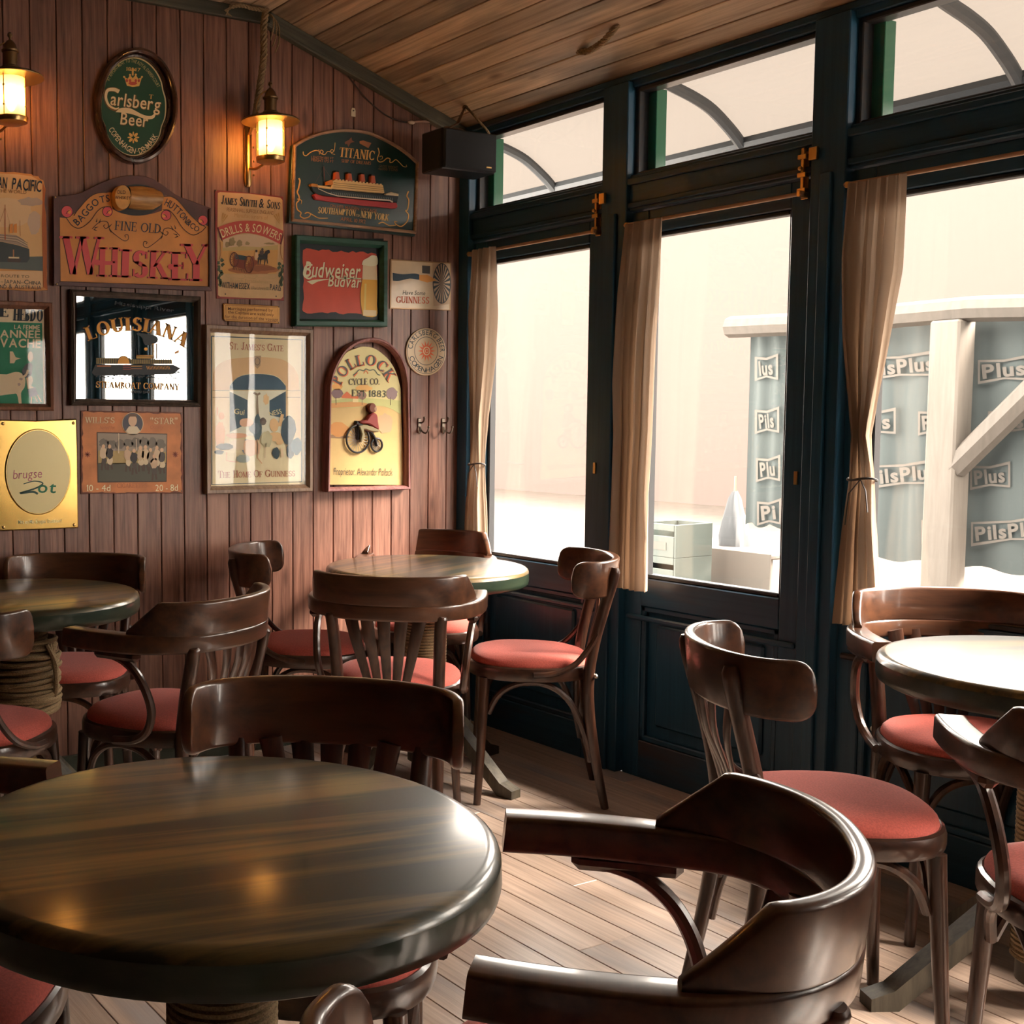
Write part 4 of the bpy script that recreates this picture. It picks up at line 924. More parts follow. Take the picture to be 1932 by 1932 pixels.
# ---- small carved plaque
S = Sign('engraved_plaque', 'small brass plaque with three engraved lines below seed drill sign', 'plaque', z8, (530, 1730))
S.slab('plaque', [(165, 1590), (500, 1605), (905, 1628), (918, 1650), (915, 1865), (890, 1862), (180, 1830), (158, 1800), (155, 1605)], plain('plaque_gold', srgb('#c08b45'), .4, .3, var=.15, bscale=20), .001, .009, .002)
S.line('border', [(185, 1612), (885, 1645), (892, 1840), (190, 1808)], 8, '#7a4c20', .0095, True)
for (t_, a, b_) in (('Marriages performed by', (215, 1680), (822, 1702)), ('the Captain are valid only', (215, 1725), (835, 1765)), ('for the duration of the voyage', (172, 1785), (890, 1830))): S.text(t_, [a, b_], 40, '#5e3814', .0097, wt=1.5, font='sans')
pins(S, [(172, 1815), (898, 1845), (172, 1605), (900, 1640)], .009, .0022)
S.done()

# ---- ocean liner board
S = Sign('painted_board', 'green arched board with carved four-funnel ocean liner', 'sign', z7, (900, 850), 'tin and painted signs on the boarded wall')
arch = spline2([(95, 310), (250, 215), (450, 140), (680, 100), (880, 98), (1100, 130), (1300, 210), (1500, 320), (1650, 430), (1785, 550)], 6)
dg_ = plain('liner_green', srgb('#123532'), .3, coat=.35, var=.15, bscale=8)
S.slab('board', [(40, 1330)] + [(85, 312)] + arch + [(1790, 560), (1740, 1545), (30, 1360)], dg_, .001, .020)
tan = wood('liner_trim', (.24, .13, .075), (.48, .30, .19), axis=0, rough=.4, fine=60, long=6, bump=.1)
S.frame('trim', [(92, 312)] + arch + [(1782, 555), (1745, 1512), (62, 1345)], [(.000, .020), (.001, .027), (.004, .030), (.010, .028), (.012, .0205)], tan)
gd = '#d6a45a'
S.text('TITANIC', [(712, 470), (1180, 520)], 130, gd, .0212, font='serif', wt=1.35); S.text('SHIP OF DREAMS', [(742, 545), (1140, 580)], 44, '#a5683a', .0212, font='serif', wt=1.2)
S.text('LENGTH 882 FT', [(340, 492), (640, 510)], 34, '#a5683a', .0212, wt=1.3); S.text('HEIGHT 175 FT', [(338, 528), (640, 556)], 34, '#a5683a', .0212, wt=1.3)
S.text('GROSS WEIGHT', [(1250, 610), (1505, 632)], 32, '#7a5a3a', .0212, wt=1.2); S.text('46000 TONS', [(1240, 648), (1505, 668)], 32, '#7a5a3a', .0212, wt=1.2)
S.text('ON HER MAIDEN VOYAGE', [(590, 1150), (1220, 1225)], 42, '#a5683a', .0212, wt=1.2); S.text('SOUTHAMPTON', [(425, 1232), (930, 1275)], 88, '#dcb878', .0212, font='serif', wt=1.6); S.text('to', [(945, 1275), (992, 1280)], 44, '#dcb878', .0212, font='serif', wt=1.4); S.text('NEW YORK', [(1000, 1290), (1375, 1340)], 92, '#dcb878', .0212, font='serif', wt=1.6)
S.text('APRIL 10 1912', [(730, 1332), (1070, 1372)], 50, '#a5683a', .0212, wt=1.2)
def scroll(pts, ww=14): S.line('ornament', spline2(pts), (ww, ww*.6), gd, .0214)
scroll([(230, 400), (235, 440), (270, 455), (330, 410), (400, 385), (450, 400), (480, 430), (500, 400), (470, 380), (460, 420), (520, 440), (560, 400), (620, 410), (650, 380), (660, 280)]); scroll([(440, 370), (450, 440)], 10); scroll([(590, 400), (620, 370), (640, 400), (610, 425), (660, 440)], 10)
scroll([(1240, 350), (1255, 420), (1230, 500), (1260, 540), (1310, 530), (1360, 490), (1400, 500), (1400, 545), (1430, 545), (1480, 510), (1530, 550), (1580, 600), (1625, 605), (1620, 580)]); scroll([(1260, 470), (1290, 460), (1300, 490), (1270, 510)], 10)
scroll([(170, 760), (185, 800), (165, 900), (150, 950), (175, 1010), (170, 1060), (140, 1100), (150, 1180), (200, 1225), (190, 1270), (240, 1300), (310, 1280), (330, 1240)], 22); scroll([(150, 1040), (205, 1060), (200, 1110)], 14); scroll([(250, 1240), (300, 1225), (420, 1290), (480, 1300), (565, 1300)], 16)
scroll([(1652, 935), (1630, 1000), (1655, 1060), (1640, 1180), (1615, 1200), (1650, 1250), (1640, 1330), (1590, 1390), (1540, 1410), (1480, 1380), (1465, 1345), (1500, 1350)], 18); scroll([(1245, 1375), (1300, 1355), (1360, 1385), (1400, 1400), (1480, 1395)], 16)
# flags
S.poly('ornament', spline2([(790, 270), (850, 240), (880, 205), (890, 250), (925, 270), (870, 285), (840, 340), (825, 300), (795, 305)], 2), '#7a4a32', .0214); S.poly('ornament', [(990, 260), (1040, 250), (1150, 285), (1110, 355), (990, 290)], '#96613c', .0214)
# carved ship
S.slab('ship_hull', [(330, 850), (430, 880), (620, 905), (1000, 950), (1340, 985), (1500, 960), (1525, 985), (1500, 1085), (1460, 1075), (1000, 1040), (600, 1010), (420, 985), (360, 930)], '#22323a', .020, .030, .003)
S.slab('ship_keel', spline2([(365, 990), (400, 965), (470, 990), (600, 1005), (1000, 1045), (1420, 1085), (1495, 1095), (1490, 1165), (1300, 1150), (1000, 1120), (600, 1075), (400, 1045)], 3), '#a83a40', .020, .032, .003)
S.line('ship_waterline', [(430, 900), (560, 960), (700, 1000), (1000, 1030), (1400, 1060), (1440, 1085)], (8, 22), '#d0c6b4', .0326)
for i in range(34): S.line('ship_portholes', [(610+25*i, 945+2.4*i), (604+25*i, 985+2.4*i)], 9, '#6a7a7c', .0306)
S.slab('ship_deck', [(620, 800), (660, 780), (1310, 850), (1330, 960), (1000, 935), (610, 900)], '#d6b67c', .020, .036, .002)
S.slab('ship_deck', [(425, 850), (630, 880), (620, 910), (430, 885)], '#d6b67c', .020, .034, .002); S.slab('ship_deck', [(1350, 965), (1420, 945), (1520, 970), (1520, 1000), (1350, 985)], '#cfc0a0', .020, .034, .002)
S.slab('ship_bridge', [(560, 800), (630, 775), (640, 850), (550, 850)], '#c07a34', .020, .037, .002); S.slab('ship_bow', [(328, 845), (350, 828), (430, 842), (430, 880), (340, 868)], '#c88a44', .020, .034, .002)
for i in range(3): S.line('ship_deck_line', [(640, 820+28*i), (1315, 885+26*i)], 6, '#8a6a3c', .0366)
for i in range(14): S.rect('ship_railing', (665+46*i, 768+5.2*i), (692+46*i, 790+5.2*i), '#d6b67c', .0362)
for (a, b_) in ((660, 775), (828, 795), (1003, 805), (1143, 825)):
    S.slab('funnel', [(a+8, b_-110), (a+58, b_-104), (a+72, b_+5), (a, b_)], '#b0563a', .020, .038, .003); S.slab('funnel_top', [(a+8, b_-122), (a+58, b_-116), (a+58, b_-92), (a+8, b_-98)], '#2a2422', .020, .039, .003)
S.line('mast', [(508, 600), (520, 850)], 12, '#5a3428', .026); S.line('rigging', [(508, 615), (390, 830)], 4, '#4a3a30', .026); S.line('rigging', [(508, 615), (620, 780)], 4, '#4a3a30', .026); S.line('mast', [(1420, 720), (1410, 950)], 10, '#2a3430', .026)
S.done()

# ---- red beer sign in green frame
S = Sign('framed_sign', 'red beer sign with tall glass in green wooden frame', 'sign', zD, (995, 400), 'framed pictures')
grn = wood('frame_green', (.006, .060, .042), (.020, .115, .080), axis=0, rough=.45, fine=50, long=5, bump=.2)
S.frame('frame', [(675, 85), (1308, 128), (1306, 718), (672, 712)], [(0, 0), (0, .030), (.004, .034), (.018, .032), (.021, .026), (.026, .018), (.028, .010)], grn)
S.rect('backing', (700, 110), (1290, 700), '#1f2a30', .008)
g_ = random.Random(4)
pts = [(735, 190)] + [(735+26*i+g_.uniform(-6, 6), 182+1.3*i*1.2+g_.uniform(-9, 9)) for i in range(1, 19)] + [(1238, 215)] + [(1243+g_.uniform(-4, 4), 240+40*i) for i in range(10)] + [(1240, 640)] + [(1238-28*i+g_.uniform(-6, 6), 636-1.2*i+g_.uniform(-10, 10)) for i in range(1, 18)] + [(738, 612)] + [(736+g_.uniform(-6, 6), 600-40*i) for i in range(10)]
S.poly('painted_field', pts, plain('beer_red', srgb('#d8553f'), .5, var=.08, bscale=10), .0088)
wh = '#e6d3b4'
bud = [(745, 388), (1130, 382)]
S.text('Budweiser', [(748, 376), (1130, 392)], 104, '#9a2f26', .0094, shear=.18, wt=2.0); S.text('Budweiser', [(744, 372), (1126, 388)], 104, wh, .0099, shear=.18, wt=1.7)
S.text('Budvar', [(910, 440), (1135, 452)], 76, '#9a2f26', .0094, shear=.18, wt=2.0); S.text('Budvar', [(906, 437), (1131, 448)], 76, wh, .0099, shear=.18, wt=1.7)
S.poly('lettering', spline2([(762, 405), (820, 392), (920, 388), (840, 405), (800, 425), (780, 415)], 4), wh, .0099); S.line('lettering', [(975, 383), (1135, 386)], 9, wh, .0099)
S.line('lettering', spline2([(800, 290), (755, 300), (742, 360), (775, 385), (800, 370)]), 12, wh, .0100)
S.poly('beer_glass', spline2([(1142, 385), (1135, 440), (1130, 520), (1140, 600), (1148, 640), (1240, 644), (1244, 560), (1246, 480), (1246, 395)], 3), '#dba848', .0096)
S.poly('beer_glass', [(1143, 390), (1246, 395), (1240, 270), (1148, 265)], '#cfc0a0', .0098); S.poly('beer_glass', spline2([(1140, 290), (1150, 260), (1185, 240), (1210, 225), (1245, 235), (1246, 290), (1200, 300)], 4), '#e6d8bc', .0101)
S.line('beer_glass', spline2([(1142, 385), (1130, 480), (1132, 560), (1146, 640)]), 6, '#8a5a30', .0101); S.line('beer_glass', [(1165, 420), (1160, 600)], 14, '#e6c070', .0101); S.poly('beer_glass', [(1150, 600), (1240, 604), (1240, 644), (1150, 640)], '#d8c49c', .0101)
S.done()

# ---- brewery gate poster
S = Sign('framed_poster', 'tall cream brewery poster in oak frame behind glass', 'picture', z5, (610, 980), 'framed pictures')
oak = wood('frame_oak', (.20, .12, .075), (.42, .28, .19), axis=2, rough=.4, fine=60, long=5, bump=.15)
S.frame('frame', [(38, 68), (1192, 122), (1188, 1860), (45, 1888)], [(0, 0), (0, .024), (.003, .029), (.014, .028), (.017, .024), (.026, .014), (.028, .008)], oak)
S.poly('paper', [(80, 130), (1130, 170), (1130, 1830), (90, 1850)], '#e2caa2', .008)
S.line('printed_border', [(108, 195), (1078, 235), (1075, 1755), (112, 1785)], 12, '#1d4456', .0086, True)
S.poly('printed_picture', spline2([(125, 600), (180, 500), (320, 440), (600, 420), (850, 440), (980, 520), (1040, 620)], 5) + [(1050, 780), (915, 780), (908, 740)] + spline2([(900, 710), (820, 630), (700, 600), (500, 600), (380, 640), (305, 720)], 5) + [(300, 770), (120, 775)], '#cfae7e', .0088)
S.poly('printed_picture', [(305, 770)] + spline2([(305, 730), (380, 645), (500, 606), (700, 606), (820, 640), (905, 730)], 5) + [(905, 770)], '#2f5166', .0090)
S.rect('printed_picture', (120, 785), (300, 1420), '#dcbf92', .0086); S.rect('printed_picture', (905, 785), (1062, 1400), '#dcbf92', .0086)
for yy in (778, 850): S.line('printed_picture', [(120, yy), (300, yy)], 5, '#8a6a48', .0092); S.line('printed_picture', [(915, yy), (1060, yy)], 5, '#8a6a48', .0092)
S.poly('printed_picture', [(305, 785), (905, 780), (905, 1260), (305, 1260)], '#ecdcc0', .0088); S.poly('printed_picture', [(305, 790), (495, 880), (495, 1130), (305, 1225)], '#3a5664', .0092); S.poly('printed_picture', [(905, 785), (730, 885), (730, 1040), (905, 1080)], '#24485c', .0092)
S.text('Gui', [(348, 1025), (460, 1040)], 56, '#e6d0a0', .0096, wt=1.6); S.text('NESS', [(735, 1055), (865, 1020)], 50, '#e6d0a0', .0096, wt=1.6)
S.poly('printed_picture', [(565, 405), (640, 405), (632, 510), (600, 545), (568, 510)], '#a58a68', .0096); S.line('printed_picture', ell(600, 465, 26, 40, 18), 7, '#5a4a40', .0099, True)
# a loose crowd of soft shapes in front of the gate
for i, (x_, y_, rx_, ry_, c_) in enumerate(((200, 1260, 55, 150, '#dba070'), (215, 1050, 32, 40, '#dba070'), (170, 1000, 8, 50, '#dba070'), (380, 1260, 110, 30, '#d9a884'), (480, 1120, 80, 45, '#d9b090'), (250, 1380, 90, 35, '#3a4a52'), (190, 1440, 50, 24, '#26323a'), (400, 1360, 120, 60, '#d9c6a8'), (600, 1180, 45, 140, '#46606a'), (570, 1180, 60, 60, '#5a707a'), (660, 1110, 34, 40, '#5a5048'), (540, 1390, 100, 90, '#d9b490'), (480, 1380, 50, 80, '#6a7c84'), (450, 1510, 70, 45, '#8f9a90'), (780, 1150, 50, 70, '#d8b480'), (790, 1270, 80, 50, '#d8b480'), (700, 1300, 60, 90, '#b9b490'), (930, 1200, 80, 150, '#22404e'), (945, 1110, 40, 50, '#22404e'), (955, 1420, 45, 90, '#22404e'), (1020, 1370, 60, 90, '#3a6272'), (800, 1450, 40, 60, '#26404c'), (930, 1250, 24, 50, '#e6dcc8'), (840, 1330, 40, 30, '#d8b480'))):
    S.poly('printed_picture', blob(x_, y_, rx_, ry_, i+60, 18, .12), c_, .0098+.0002*(i % 6))
S.line('printed_picture', spline2([(605, 1050), (600, 930), (600, 820)]), (26, 12), '#8a7a60', .0100); S.line('printed_picture', [(840, 1160), (870, 1030)], 34, '#d8b480', .0108); S.line('printed_picture', [(600, 1300), (600, 1500), (650, 1560)], 10, '#c99a70', .0108); S.line('printed_picture', spline2([(560, 800), (600, 820), (630, 805)]), 22, '#8a7a60', .0104)
S.line('printed_picture', [(270, 1440), (270, 1530), (380, 1545)], 8, '#d8a888', .0106); S.line('printed_picture', [(690, 1350), (680, 1500)], 10, '#c9b490', .0106); S.line('printed_picture', [(860, 1400), (870, 1490)], 26, '#e0c09c', .0108); S.poly('printed_picture', blob(690, 870, 30, 60, 5), '#d9b884', .0094)
S.text("ST. JAMES'S GATE", [(298, 335), (875, 358)], 78, '#a5573a', .0096, font='serif', wt=.85, small=.8); S.text('THE HOME OF GUINNESS', [(180, 1715), (1002, 1697)], 76, '#a5573a', .0096, font='serif', wt=.85, small=.8)
S.poly('glass_sheet', [(85, 140), (1125, 180), (1125, 1825), (92, 1845)], M['pglass'], .0135)
S.done()

# ---- arched cycle board
S = Sign('painted_board', 'arched cycle company board with carved rider on high bicycle', 'sign', z6, (550, 1000), 'tin and painted signs on the boarded wall')
out = [(78, 1858), (88, 1200), (100, 650)] + spline2([(100, 650), (150, 460), (270, 250), (430, 140), (600, 105), (760, 150), (890, 270), (970, 430), (1008, 620)], 6)[1:] + [(1018, 1200), (1022, 1830)]
ros = wood('frame_rosewood', (.14, .045, .045), (.34, .15, .14), axis=2, rough=.4, fine=60, long=5, bump=.15)
S.frame('frame', out, [(0, 0), (0, .036), (.003, .042), (.009, .041), (.0105, .037), (.012, .036), (.015, .030), (.017, .014)], ros)
inn = [(122, 1780), (150, 660)] + spline2([(150, 660), (200, 490), (310, 290), (450, 220), (540, 205), (660, 235), (800, 350), (890, 500), (940, 680)], 6)[1:] + [(960, 1200), (985, 1785)]
S.slab('board', inn, plain('cycle_cream', srgb('#dfbf7c'), .5, var=.08, bscale=8), .001, .014)
S.poly('printed_picture', [(150, 660)] + spline2([(150, 660), (200, 490), (310, 290), (450, 220), (540, 205), (660, 235), (800, 350), (890, 500), (940, 680)], 6)[1:] + [(945, 830), (150, 830)], '#cfc58c', .0146)
S.poly('printed_picture', spline2([(150, 820), (400, 790), (700, 800), (945, 820)], 4) + spline2([(945, 980), (800, 900), (640, 880), (400, 900), (150, 905)], 4), '#b7b878', .0150); S.poly('printed_picture', [(150, 850), (400, 830), (560, 850), (560, 885), (150, 905)], '#c69458', .0153)
for (x_, y_, rx_, ry_, c_) in ((220, 740, 65, 55, '#7c6468'), (500, 760, 50, 50, '#8a6a5c'), (840, 740, 65, 70, '#8a7474'), (220, 660, 60, 40, '#d8a45c'), (240, 1150, 110, 85, '#c48a4a'), (760, 1080, 95, 110, '#bba07a'), (520, 680, 90, 40, '#d8a860')): S.poly('printed_picture', blob(x_, y_, rx_, ry_, int(x_), 20, .12), c_, .0156)
for x_ in (205, 503, 828): S.line('printed_picture', [(x_, 780), (x_, 870)], 5, '#5a4a44', .0158)
S.poly('printed_picture', [(270, 770), (330, 715), (390, 770), (460, 770), (460, 800), (270, 790)], '#c9683c', .0158); S.rect('printed_picture', (395, 775), (460, 840), '#e6c890', .0156)
S.poly('printed_picture', spline2([(140, 1215), (260, 1200), (360, 1230), (300, 1250), (140, 1245)], 3), '#8a6a48', .0154)
pth = spline2([(262, 655), (322, 545), (405, 460), (510, 425), (620, 432), (715, 490), (790, 600)], 6)
S.text('POLLOCK', pth, (125, 125), '#d8663a', .0160, font='serif', wt=1.5)
pth2 = [(p[0]-10, p[1]-8) for p in pth]
S.text('POLLOCK', pth2, (120, 120), '#4a4a48', .0164, font='serif', wt=1.05)
S.text('CYCLE CO.', [(350, 642), (702, 638)], 72, '#4a4438', .0164, font='serif', wt=1.2); S.text('EST 1883', [(385, 772), (775, 782)], 76, '#4c5040', .0164, font='serif', wt=1.1)
S.line('ornament', spline2([(400, 530), (430, 510), (470, 470), (520, 480), (545, 460), (590, 475), (640, 470), (680, 520), (710, 530)]), 10, '#4a5a4c', .0162); S.line('ornament', spline2([(520, 510), (545, 480), (570, 515)]), 8, '#d8663a', .0162); S.line('ornament', [(410, 545), (450, 500)], 12, '#d8663a', .0161)
S.text('Proprietor. Alexander Pollock', [(178, 1665), (850, 1675)], 80, '#4a4432', .0162, wt=.8, shear=.15)
# carved rider and wheels
bk = plain('carved_dark', (.02, .022, .026), .35, coat=.4)
for (cx_, cy_, rr, ns) in ((450, 1258, 128, 22), (665, 1325, 62, 16)):
    c_ = S.P((cx_, cy_), .02); e_ = S.P((cx_+rr, cy_), .02); r_ = e_[0]-c_[0]
    t = MB(); t.tube([(c_[0]+r_*math.cos(a), -.022, c_[2]+r_*math.sin(a)) for a in [2*math.pi*i/36 for i in range(37)]], .0042, bk, 7, caps=False)
    for i in range(ns):
        a = 2*math.pi*i/ns; t.tube([(c_[0], -.020, c_[2]), (c_[0]+r_*math.cos(a), -.020, c_[2]+r_*math.sin(a))], .0012, plain('spoke_pale', (.5, .45, .38), .4), 5)
    t.ball((c_[0], -.022, c_[2]), .006, bk); t.build('wheel', S.root)
def carve(name, pts, mat, d=.030): S.slab(name, pts, mat, .014, d, .004)
carve('frame_bar', spline2([(440, 1050), (480, 1060), (560, 1130), (640, 1190), (680, 1280), (670, 1330), (645, 1260), (600, 1190), (540, 1160), (470, 1110), (430, 1090)], 3), bk)
carve('fork', [(455, 1080), (475, 1080), (470, 1260), (450, 1260)], bk, .031)
carve('rider_legs', spline2([(470, 1110), (560, 1100), (690, 1140), (690, 1180), (600, 1170), (530, 1150), (540, 1220), (510, 1290), (485, 1280), (500, 1200)], 3), '#8a8060', .036)
carve('rider_coat', spline2([(560, 1040), (600, 980), (640, 960), (680, 985), (690, 1060), (700, 1150), (650, 1130), (590, 1090), (500, 1080), (480, 1055)], 3), '#84302c', .038)
carve('rider_head', ell(625, 905, 45, 58, 20), '#6a3422', .036); carve('rider_face', ell(655, 915, 22, 36, 16), '#a08068', .037)
S.done()

# ---- small dart sign
S = Sign('tin_sign', 'small cream tin sign with dart and dartboard near the window', 'sign', zD, (1545, 430), 'tin and painted signs on the boarded wall')
S.slab('plate', [(1335, 250), (1755, 275), (1752, 606), (1332, 592)], plain('tin_edge', srgb('#a8845c'), .35, .3), .001, .004)
S.poly('painted_field', [(1345, 260), (1745, 283), (1742, 598), (1342, 584)], plain('tin_field', srgb('#d8c09a'), .3, coat=.3, var=.08, bscale=15), .0045)
S.poly('printed_picture', [(1625, 278), (1744, 284), (1742, 560), (1632, 575)], '#b0977a', .0050)
for a in range(20):
    a0, a1 = R(18*a), R(18*a+9); S.poly('printed_picture', [(1690, 418), (1690+62*math.cos(a0), 418+140*math.sin(a0)), (1690+62*math.cos(a1), 418+140*math.sin(a1))], '#2a3438', .0055)
S.line('printed_picture', ell(1690, 418, 60, 136, 30), 6, '#3a3a38', .0057, True)
S.poly('printed_picture', [(1555, 295), (1610, 298), (1608, 352), (1555, 348)], '#3a342e', .0055)
S.poly('printed_picture', spline2([(1352, 345), (1420, 355), (1500, 350), (1540, 362), (1540, 392), (1470, 385), (1400, 400), (1355, 400)], 4), '#1f3a4a', .0060); S.poly('printed_picture', [(1535, 360), (1590, 358), (1655, 398), (1590, 412), (1535, 396)], '#c98a3c', .0062)
S.text('Have Some', [(1420, 495), (1575, 500)], 30, '#3a3a30', .0056, shear=.2, wt=1.1); S.text('GUINNESS', [(1375, 552), (1600, 558)], 46, '#b5532f', .0056, font='serif', wt=1.3)
S.done()

# ---- round beer sign
S = Sign('round_sign', 'round cream beer sign with orange sun above coat hooks', 'sign', z6, (1232, 260), 'tin and painted signs on the boarded wall')
S.slab('plate', ell(1232, 265, 228, 272, 56), plain('round_cream', srgb('#d9bd94'), .35, coat=.2), .001, .008, .002)
S.line('ring', ell(1232, 262, 212, 252, 56), 5, '#3a4246', .0086, True); S.line('ring', ell(1232, 255, 132, 160, 48), 6, '#3a4246', .0086, True)
sunp = []
for i in range(28):
    a = 2*math.pi*i/28; k_ = 1. if i % 2 == 0 else .48; sunp.append((1238+100*k_*math.cos(a), 255+125*k_*math.sin(a)))
S.poly('emblem', sunp, '#d8663e', .0086); S.poly('emblem', ell(1238, 255, 40, 50, 28), '#e6c8a0', .0090); S.poly('emblem', ell(1238, 255, 30, 38, 28), '#d8663e', .0094); S.line('emblem', ell(1238, 255, 16, 20, 20), 6, '#e6c8a0', .0098, True)
S.text('CARLSBERG BEER', [(1232+158*math.cos(R(a)), 260+188*math.sin(R(a))) for a in range(188, 366, 6)], 54, '#2c383e', .0088, wt=1.3)
S.text('COPENHAGEN', [(1232+200*math.cos(R(a)), 262+238*math.sin(R(a))) for a in range(165, 14, -6)], 54, '#2c383e', .0088, wt=1.3)
S.done()

# ================================================================== other things on the back wall
def hook(px, py, label):
    p = on(px, py, 1, YB); H_ = empty('coat_hook', (p.x, YB, p.z), 0, label, 'coat hook', 'coat hooks')
    t = MB(); t.box((-.008, -.006, -.030), (.008, 0, .030), M['metal'], .002); t.build('back_plate', H_)
    for s_ in (-1, 1):
        t = MB(); t.tube(catmull([(0, -.006, -.005), (s_*.006, -.016, -.024), (s_*.016, -.026, -.030), (s_*.024, -.030, -.020), (s_*.026, -.031, -.008)], 4), [.0036]*17, M['metal'], 7); t.ball((s_*.026, -.031, -.006), .005, M['metal']); t.build('prong', H_)
    t = MB(); t.tube(catmull([(0, -.005, .012), (0, -.020, .012), (0, -.032, .018), (0, -.036, .030)], 4), .0036, M['metal'], 7); t.ball((0, -.036, .032), .005, M['metal']); t.build('prong', H_)
hook(790, 803, 'double coat hook between arched cycle board and other hook'); hook(835, 803, 'double coat hook nearest the window corner')
p = on(666, 212, 1, YB); o = empty('picture_hanger', (p.x, YB, p.z), 0, 'small pale hanger nailed above the ocean liner board', 'hanger')
t = MB(); pale = plain('pale_card', (.75, .66, .48), .6); v = [(-.010, -.003, -.016), (.010, -.003, -.016), (.010, -.003, .006), (.006, -.003, .016), (-.006, -.003, .016), (-.010, -.003, .006)]
t.loft([[(a, 0, c) for a, b_, c in v], v], pale, True, True); t.build('tab', o)
t = MB(); t.ball((0, -.004, .006), .003, M['metal']); t.build('nail', o)

def rope_mesh(name, path, rad, parent, mat=None, twist=90., n=6, strands=3):
    """laid rope: strands twisted round a path"""
    P = catmull(path, 10); t = MB(); L = [0]
    for a, b_ in zip(P, P[1:]): L.append(L[-1]+(b_-a).length)
    fine = []; N_ = max(20, int(L[-1]/(rad*.55)))
    for i in range(N_+1):
        s_ = L[-1]*i/N_; k_ = max(j for j in range(len(L)) if L[j] <= s_+1e-9); k_ = min(k_, len(P)-2)
        u_ = (s_-L[k_])/max(1e-9, L[k_+1]-L[k_]); fine.append(P[k_].lerp(P[k_+1], u_))
    for q in range(strands):
        path2 = []
        u = None
        for i, c in enumerate(fine):
            tg = (fine[min(i+1, N_)]-fine[max(i-1, 0)]).normalized()
            if u is None: u = tg.orthogonal().normalized()
            u = (u-tg*tg.dot(u)).normalized(); w_ = tg.cross(u)
            a = twist*L[-1]*i/N_+2*math.pi*q/strands; path2.append(c+(u*math.cos(a)+w_*math.sin(a))*rad*.52)
        t.tube(path2, rad*.54, mat or M['rope'], n)
    return t.build(name, parent)

# wall lamps
lamp_glass = bpy.data.materials.new('frosted_lamp_glass'); lamp_glass.use_nodes = True
nt = lamp_glass.node_tree; nt.nodes.remove(nt.nodes['Principled BSDF'])
tl = nt.nodes.new('ShaderNodeBsdfTranslucent'); tl.inputs['Color'].default_value = (.62, .50, .33, 1); tp = nt.nodes.new('ShaderNodeBsdfTransparent'); tp.inputs['Color'].default_value = (1, .9, .7, 1)
ms = nt.nodes.new('ShaderNodeMixShader'); ms.inputs[0].default_value = .3; nt.links.new(tl.outputs[0], ms.inputs[1]); nt.links.new(tp.outputs[0], ms.inputs[2]); nt.links.new(ms.outputs[0], nt.nodes['Material Output'].inputs['Surface'])
bulb = bpy.data.materials.new('lamp_bulb'); bulb.use_nodes = True; bb = bulb.node_tree.nodes['Principled BSDF']
bb.inputs['Emission Color'].default_value = (1, .56, .20, 1); bb.inputs['Emission Strength'].default_value = 34
def wall_lamp(x, z, label):
    """lantern on a brass bracket; x, z of the middle of the glass"""
    y = YB-.15; Lp = empty('wall_lamp', (x, YB, z), 0, label, 'wall lamp', 'brass wall lamps')
    def pb(name, t, parent=Lp): return t.build(name, parent)
    t = MB(); pr = [(.0, -.150), (.009, -.147), (.014, -.138), (.016, -.125), (.016, .060), (.010, .070), (0, .072)]
    t.lathe(pr, M['brass'], 16, (.0, 0, 0)); t.v = [(a-.012, b_*.8-.004, c+.006) for a, b_, c in t.v]; pb('back_plate', t)
    for zz in (-.10, -.05, .0):
        t = MB(); t.ball((.006, -.017, zz), .004, M['dbrass']); pb('screw', t)
    t = MB(); t.tube(catmull([(-.01, -.012, .045), (-.01, -.05, .075), (-.006, -.10, .085), (0, -.15, .078)], 6), .006, M['brass'], 8); pb('arm', t)
    t = MB(); t.tube(catmull([(-.01, -.012, -.075), (-.008, -.06, -.085), (-.003, -.11, -.075)], 6), .005, M['brass'], 8); pb('lower_arm', t)
    c = (0, -.15, 0)
    t = MB(); t.lathe([(.043, -.060), (.043, .062), (.0415, .062), (.0415, -.060)], lamp_glass, 32, c); gc_ = pb('glass_cylinder', t)
    t = MB(); t.lathe([(0, -.042), (.008, -.038), (.016, -.02), (.019, .005), (.016, .026), (.010, .040), (0, .044)], bulb, 16, c); pb('bulb', t, gc_)
    t = MB(); t.lathe([(.034, -.082), (.050, -.076), (.052, -.066), (.052, -.060), (.046, -.058), (.038, -.062)], M['brass'], 32, c); pb('lower_ring', t)
    t = MB(); t.lathe([(0, -.078), (.020, -.077), (.032, -.072), (.034, -.064)], lamp_glass, 24, c); pb('bottom_glass', t)
    t = MB(); t.lathe([(.104, .062), (.105, .065), (.100, .070), (.060, .082), (.030, .092), (.028, .089), (.058, .079), (.100, .066)], M['dbrass'], 40, c); pb('shade', t)
    t = MB(); t.lathe([(.030, .088), (.030, .094), (.026, .098), (.022, .100), (.022, .140), (.027, .142), (.028, .147), (.022, .152), (.018, .166), (.010, .176), (.004, .180), (.004, .186), (.008, .191), (.008, .197), (.004, .202), (0, .203)], M['dbrass'], 20, c); ch_ = pb('chimney', t)
    for i in range(4):
        a = R(45+90*i); t = MB(); t.tube([(.050*math.cos(a), -.15+.050*math.sin(a), -.070), (.050*math.cos(a), -.15+.050*math.sin(a), .075)], .0018, M['brass'], 6)
        for zz in (-.03, .03): t.ball((.050*math.cos(a), -.15+.050*math.sin(a), zz), .004, M['brass'])
        pb('guard_bar', t)
    t = MB(); t.tube(catmull([(-.050, -.15, .085), (-.058, -.15, .110), (-.040, -.15, .150), (-.018, -.15, .168)], 5), .0025, M['brass'], 6); pb('handle', t)
    return Lp
